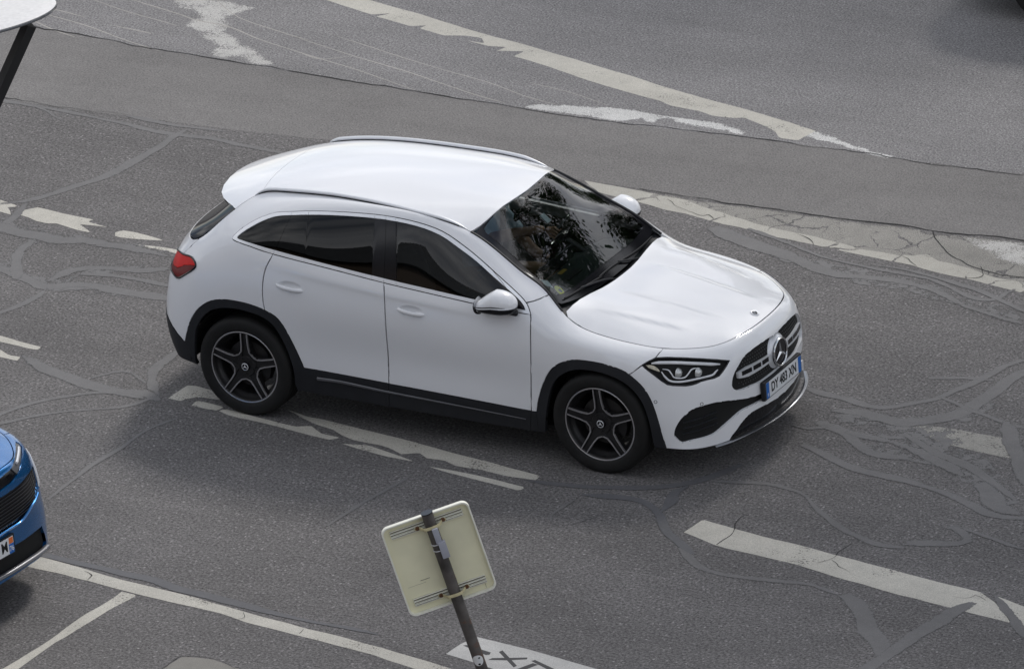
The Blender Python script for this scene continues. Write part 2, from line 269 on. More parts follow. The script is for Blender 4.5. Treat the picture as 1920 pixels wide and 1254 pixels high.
LN = {
 'gapF': [[10.29,7.195],[10.265,7.033],[10.244,6.753],[10.228,6.427],[10.215,6.071],[10.205,5.724],[10.198,5.375],[10.196,4.971],[10.207,4.507],[10.233,4.024],[10.274,3.534],[10.323,2.969],[10.363,2.342],[10.398,1.673],[10.435,1.052],[10.47,0.544],[10.508,0.028],[10.508,0.0]],
 'gapB': [[15.09,8.196],[15.072,8.098],[15.025,7.841],[14.984,7.649],[14.948,7.482],[14.917,7.323],[14.89,7.159],[14.865,6.99],[14.845,6.827],[14.828,6.636],[14.821,6.016],[14.813,5.329],[14.808,4.742],[14.818,4.222],[14.829,3.807],[14.838,3.44],[14.849,3.078],[14.859,2.685],[14.868,2.267],[14.875,1.846],[14.88,1.472],[14.886,1.149],[14.893,0.826],[14.903,0.492],[14.914,0.178],[14.904,0.0],[14.904,0.0]],
 'gapR': [[16.666,8.267],[16.681,8.117],[16.701,7.924],[16.728,7.761],[16.762,7.599],[16.802,7.413],[16.849,7.2],[16.896,6.976],[16.942,6.749],[16.987,6.503],[17.027,6.214],[17.056,5.931],[17.073,5.703],[17.086,5.489],[17.097,5.271],[17.104,5.059],[17.108,4.865],[17.109,4.693],[17.106,4.533],[17.101,4.385],[17.092,4.248],[17.082,4.121],[17.072,3.995],[17.047,3.696]],
 'seamA': [[10.679,7.656],[10.57,7.759],[10.409,7.91],[10.257,8.095],[10.105,8.386],[9.99,8.699],[9.94,8.87],[9.91,8.992],[9.624,10.157]],
 'seamB1': [[5.059,9.938],[5.36,8.985],[5.902,7.268]],
 'seamB2': [[6.526,6.262],[7.024,5.012],[7.117,4.78]],
 'seamT': [[21.004,9.0],[21.004,8.992],[21.163,8.001],[21.463,6.908],[21.516,6.715]],
 'wout': [[10.29,7.195],[10.354,7.351],[10.42,7.501],[10.496,7.63],[10.58,7.729],[10.674,7.81],[10.793,7.884],[10.94,7.947],[11.112,7.988],[11.316,8.008],[11.56,8.008],[11.815,7.999],[12.044,7.995],[12.245,8.0],[12.431,8.012],[12.607,8.024],[12.772,8.035],[12.931,8.046],[13.097,8.056],[13.272,8.072],[13.455,8.089],[13.65,8.096],[13.86,8.089],[14.088,8.077],[14.335,8.069],[14.598,8.068],[14.851,8.072],[15.068,8.076],[15.252,8.075],[15.419,8.069],[15.579,8.063],[15.739,8.06],[15.899,8.057],[16.048,8.057],[16.185,8.059],[16.313,8.06],[16.426,8.062],[16.518,8.061],[16.593,8.057],[16.667,8.055],[16.747,8.059],[16.826,8.065],[16.906,8.066],[16.984,8.063],[17.063,8.055],[17.152,8.035],[17.261,8.0],[17.387,7.953],[17.516,7.901],[17.641,7.841],[17.767,7.774],[17.887,7.705],[17.999,7.634],[18.102,7.562],[18.191,7.496],[18.259,7.438],[18.309,7.385],[18.345,7.338],[18.372,7.301],[18.385,7.27],[18.366,7.228],[18.319,7.178],[18.244,7.123],[18.122,7.062],[17.959,7.011],[17.769,6.981],[17.558,6.97],[17.366,6.964],[17.164,6.961],[16.895,6.967],[16.54,6.973],[16.162,6.973],[15.822,6.969],[15.513,6.961],[15.196,6.953],[14.859,6.946],[14.501,6.942],[14.133,6.94],[13.763,6.941],[13.381,6.943],[12.999,6.948],[12.636,6.953],[12.303,6.957],[11.967,6.962],[11.584,6.973],[11.148,7.006],[10.709,7.075],[10.29,7.195]],
 'glassout': [[10.536,7.321],[10.571,7.396],[10.606,7.47],[10.657,7.544],[10.729,7.616],[10.819,7.685],[10.933,7.747],[11.069,7.794],[11.227,7.822],[11.42,7.838],[11.654,7.843],[11.9,7.845],[12.121,7.853],[12.315,7.87],[12.497,7.891],[12.67,7.907],[12.836,7.918],[12.999,7.926],[13.163,7.936],[13.329,7.952],[13.499,7.972],[13.682,7.983],[13.878,7.984],[14.091,7.981],[14.328,7.978],[14.587,7.978],[14.841,7.981],[15.058,7.984],[15.24,7.983],[15.405,7.978],[15.563,7.972],[15.723,7.968],[15.882,7.964],[16.031,7.962],[16.167,7.961],[16.293,7.959],[16.405,7.959],[16.497,7.958],[16.571,7.956],[16.645,7.954],[16.723,7.954],[16.8,7.955],[16.877,7.952],[16.948,7.946],[17.018,7.936],[17.096,7.917],[17.189,7.882],[17.295,7.837],[17.406,7.784],[17.522,7.722],[17.643,7.649],[17.758,7.579],[17.857,7.514],[17.942,7.452],[18.015,7.393],[18.079,7.339],[18.127,7.289],[18.142,7.243],[18.12,7.207],[18.066,7.179],[17.975,7.149],[17.86,7.123],[17.719,7.106],[17.542,7.1],[17.363,7.098],[17.165,7.099],[16.898,7.099],[16.544,7.089],[16.164,7.072],[15.823,7.059],[15.516,7.05],[15.202,7.044],[14.869,7.04],[14.515,7.037],[14.15,7.037],[13.781,7.041],[13.4,7.049],[13.018,7.061],[12.656,7.076],[12.319,7.096],[11.979,7.122],[11.613,7.158],[11.239,7.205],[10.883,7.259],[10.536,7.321]],
 'doorbot': [[16.537,1.905],[16.387,1.909],[16.063,1.919],[15.739,1.921],[15.385,1.91],[14.909,1.883],[14.046,1.835],[13.058,1.822],[11.853,1.748],[10.424,1.646],[10.087,1.622],[10.121,1.648],[10.239,1.739]],
 'rarch': [[20.66,1.694],[20.524,2.012],[20.413,2.279],[20.308,2.515],[20.207,2.731],[20.104,2.936],[19.988,3.133],[19.856,3.324],[19.713,3.506],[19.555,3.667],[19.376,3.807],[19.184,3.926],[18.989,4.016],[18.794,4.073],[18.597,4.104],[18.4,4.125],[18.201,4.136],[18.008,4.139],[17.838,4.142],[17.697,4.144],[17.574,4.141],[17.458,4.131],[17.35,4.116],[17.248,4.094],[17.148,4.061],[17.041,4.016],[16.938,3.96],[16.851,3.883],[16.787,3.783],[16.737,3.665],[16.692,3.531],[16.649,3.383],[16.611,3.22],[16.574,3.054],[16.536,2.882],[16.499,2.704],[16.464,2.522],[16.429,2.326],[16.397,2.114],[16.377,1.915],[16.373,1.768],[16.381,1.66],[16.388,1.544]],
 'rbump': [[20.66,1.694],[20.922,1.833],[21.173,1.982],[21.428,2.191],[21.679,2.353],[21.84,2.433],[21.986,2.482]],
 'farch': [[10.154,0.0],[10.154,1.093],[10.154,1.276],[10.156,1.45],[10.144,1.658],[10.115,1.905],[10.075,2.156],[10.019,2.405],[9.94,2.676],[9.844,2.962],[9.742,3.228],[9.642,3.462],[9.54,3.684],[9.435,3.894],[9.334,4.083],[9.231,4.255],[9.114,4.424],[8.978,4.601],[8.831,4.773],[8.678,4.918],[8.516,5.022],[8.348,5.093],[8.184,5.149],[8.025,5.196],[7.868,5.23],[7.71,5.247],[7.543,5.246],[7.373,5.225],[7.223,5.178],[7.112,5.106],[7.023,5.008],[6.928,4.873],[6.81,4.705],[6.686,4.51],[6.572,4.285],[6.479,4.028],[6.398,3.734],[6.324,3.39],[6.26,2.965],[6.211,2.499],[6.175,2.075],[6.151,1.706],[6.137,1.364],[6.128,1.078],[6.12,0.906],[6.113,0.827],[6.105,0.746],[6.105,0.0]],
 'hl': [[6.526,6.262],[6.23,6.791],[5.902,7.268],[5.378,7.497],[4.645,7.467],[3.911,7.2],[3.203,6.863],[2.661,6.46],[2.822,6.2],[3.076,5.776],[3.284,5.469],[3.521,5.343],[3.848,5.283],[4.163,5.186],[4.389,5.06],[4.568,4.995],[4.861,4.964],[5.192,4.991],[5.45,5.004],[5.674,5.045],[5.875,5.255],[6.089,5.556],[6.254,5.789],[6.427,6.043],[6.526,6.262]],
 'intake': [[5.683,1.311],[5.657,1.492],[5.628,1.662],[5.593,1.802],[5.538,1.959],[5.448,2.183],[5.325,2.432],[5.152,2.695],[4.962,2.933],[4.796,3.081],[4.622,3.176],[4.414,3.231],[4.178,3.256],[3.9,3.282],[3.599,3.28],[3.312,3.229],[2.997,3.137],[2.612,2.98],[2.216,2.804],[1.837,2.674],[1.495,2.564],[1.211,2.497],[1.01,2.42],[0.958,2.265],[1.024,2.138],[1.198,2.122],[1.417,2.135],[1.632,2.138],[1.841,2.138],[2.02,2.144],[2.186,2.136],[2.339,2.094],[2.501,2.02],[2.705,1.895],[2.924,1.748],[3.139,1.608],[3.342,1.47],[3.515,1.337],[3.673,1.22],[3.824,1.134],[3.982,1.071],[4.166,1.028],[4.364,0.999],[4.57,0.981],[4.772,0.962],[4.955,0.933],[5.124,0.896],[5.288,0.819],[5.428,0.782],[5.519,0.901],[5.585,1.062],[5.637,1.189],[5.683,1.311]],
 'lowin': [[2.993,0.0],[2.993,0.0],[2.933,0.2],[2.857,0.401],[2.737,0.599],[2.606,0.797],[2.493,1.008],[2.38,1.195],[2.255,1.341],[2.128,1.459],[2.005,1.553],[1.879,1.62],[1.756,1.647],[1.605,1.655],[1.382,1.65],[1.113,1.626],[0.787,1.572],[0.449,1.506],[0.21,1.491],[0.0,1.498]],
 'tl': [[22.548,6.65],[22.5,6.7],[22.006,7.041],[21.68,7.063],[21.398,6.98],[21.123,6.906],[20.862,6.815],[20.673,6.724],[20.509,6.615],[20.329,6.448],[20.182,6.283],[20.081,6.147],[20.019,6.027],[19.996,5.926],[20.012,5.835],[20.071,5.751],[20.176,5.654],[20.349,5.509],[20.559,5.338],[20.78,5.153],[20.989,5.006],[21.133,4.977],[21.255,5.009],[21.401,5.073],[21.546,5.151],[21.657,5.215],[21.765,5.273]],
 'sill': [[16.136,1.373],[16.011,1.405],[15.889,1.437],[15.749,1.45],[15.565,1.428],[15.357,1.387],[15.176,1.353],[15.074,1.34],[15.01,1.334],[14.889,1.327],[14.655,1.32],[14.324,1.313],[13.925,1.302],[13.477,1.278],[12.986,1.235],[12.491,1.18],[11.984,1.127],[11.372,1.078],[10.663,1.0]],
 'hlA': [[6.137,6.651],[5.709,6.868],[4.99,6.969],[4.3,6.809],[3.611,6.576],[3.097,6.383]],
 'hlB': [[5.79,6.012],[5.705,5.633],[5.543,5.322],[5.271,5.238],[4.858,5.26],[4.364,5.365],[3.869,5.48],[3.538,5.598],[3.365,5.825],[3.249,5.972]],
 'hlC': [[5.71,6.259],[5.456,6.21],[5.356,5.901],[5.302,5.637],[5.126,5.529],[4.806,5.574],[4.595,5.864],[4.437,6.169],[4.283,6.288],[4.051,6.269]],
 'hlAmb': [[6.399,6.352],[6.156,6.469],[5.953,6.331],[5.861,5.992],[6.074,6.055],[6.296,6.139]],
 'hlP1': [[4.986,5.949]],
 'hlP2': [[4.099,5.876]],
 'grille': [[0.0,6.45],[0.29,6.5],[0.679,6.577],[1.003,6.588],[1.278,6.553],[1.526,6.494],[1.735,6.414],[1.886,6.331],[2.012,6.221],[2.133,6.056],[2.25,5.863],[2.385,5.652],[2.505,5.434],[2.585,5.234],[2.641,5.042],[2.681,4.858],[2.705,4.678],[2.724,4.496],[2.713,4.313],[2.65,4.103],[2.539,3.922],[2.382,3.836],[2.185,3.801],[1.947,3.79],[1.691,3.777],[1.465,3.716],[1.174,3.685],[0.655,3.716],[0.0,3.7]],
 'rarchin': [[20.096,0.0],[20.096,0.0],[20.174,0.355],[20.04,1.177],[19.928,1.889],[19.858,2.35],[19.802,2.601],[19.723,2.797],[19.588,3.026],[19.444,3.224],[19.338,3.345],[19.232,3.438],[19.1,3.539],[18.946,3.629],[18.757,3.698],[18.556,3.751],[18.364,3.785],[18.177,3.807],[17.996,3.824],[17.819,3.832],[17.64,3.827],[17.476,3.813],[17.336,3.796],[17.211,3.764],[17.094,3.704],[16.996,3.625],[16.929,3.539],[16.875,3.433],[16.826,3.302],[16.779,3.138],[16.724,2.923],[16.672,2.685],[16.631,2.44],[16.599,2.168],[16.575,1.875],[16.563,1.415],[16.575,0.549],[16.538,0.0],[16.538,0.0]],
 'farchin': [[9.853,0.0],[9.853,0.185],[9.781,1.037],[9.708,1.803],[9.598,2.456],[9.474,2.968],[9.359,3.286],[9.24,3.526],[9.109,3.746],[8.963,3.946],[8.798,4.152],[8.616,4.332],[8.411,4.456],[8.201,4.534],[8.002,4.57],[7.802,4.567],[7.591,4.531],[7.389,4.456],[7.217,4.34],[7.062,4.184],[6.921,3.99],[6.796,3.758],[6.688,3.485],[6.598,3.157],[6.529,2.754],[6.481,2.311],[6.45,1.837],[6.434,1.37],[6.431,0.997],[6.435,0.612],[6.435,0.0]],
 'pilA': [[15.291,8.201],[15.277,8.102],[15.098,6.887],[15.084,6.788]],
 'pilB': [[14.924,8.272],[14.897,8.176],[14.546,6.915],[14.519,6.819]],
 'pilC': [[16.383,8.137],[16.373,8.037],[16.264,6.905],[16.255,6.806]],
 'sail': [[12.654,8.133],[12.558,8.104],[12.425,8.063],[12.28,8.024],[12.112,7.988],[11.928,7.95],[11.735,7.904],[11.548,7.844],[11.399,7.782],[11.266,7.652],[11.139,7.329],[11.03,6.83],[11.009,6.732]],
 'tailgatelow': [[20.989,5.006],[21.166,4.19],[21.491,3.637]],
 'spot1': [[6.21,3.605]],
 'handleR': [[16.491,5.333]],
 'handleF': [[14.12,5.478]],
 'sens': [[4.339,3.456]],
}
SEED = {"fender": [9.283, 6.063], "front_bumper": [5.859, 3.083], "front_door": [12.923, 4.257], "rear_door": [15.821, 4.23], "body_side": [18.963, 5.232], "headlight": [4.634, 5.915], "intake": [4.597, 2.194], "lowin": [1.591, 1.214], "grille": [1.463, 4.972], "taillight": [20.99, 6.077], "trimF": [12.919, 6.898], "trimR": [15.827, 7.013], "trimQ": [17.568, 7.031], "glassF": [13.214, 7.562], "glassR": [15.738, 7.531], "glassR2": [16.494, 7.423], "glassQ": [17.148, 7.453], "pilB1": [15.109, 7.621], "pilB2": [14.88, 7.652], "sailF": [10.814, 7.406], "cladR": [20.793, 0.804], "cladS1": [15.664, 1.307], "cladS2": [13.106, 0.474], "cladF": [6.29, 1.866], "cladA": [10.012, 0.898], "tailgate": [21.808, 8.113], "fend2": [6.751, 7.231]}
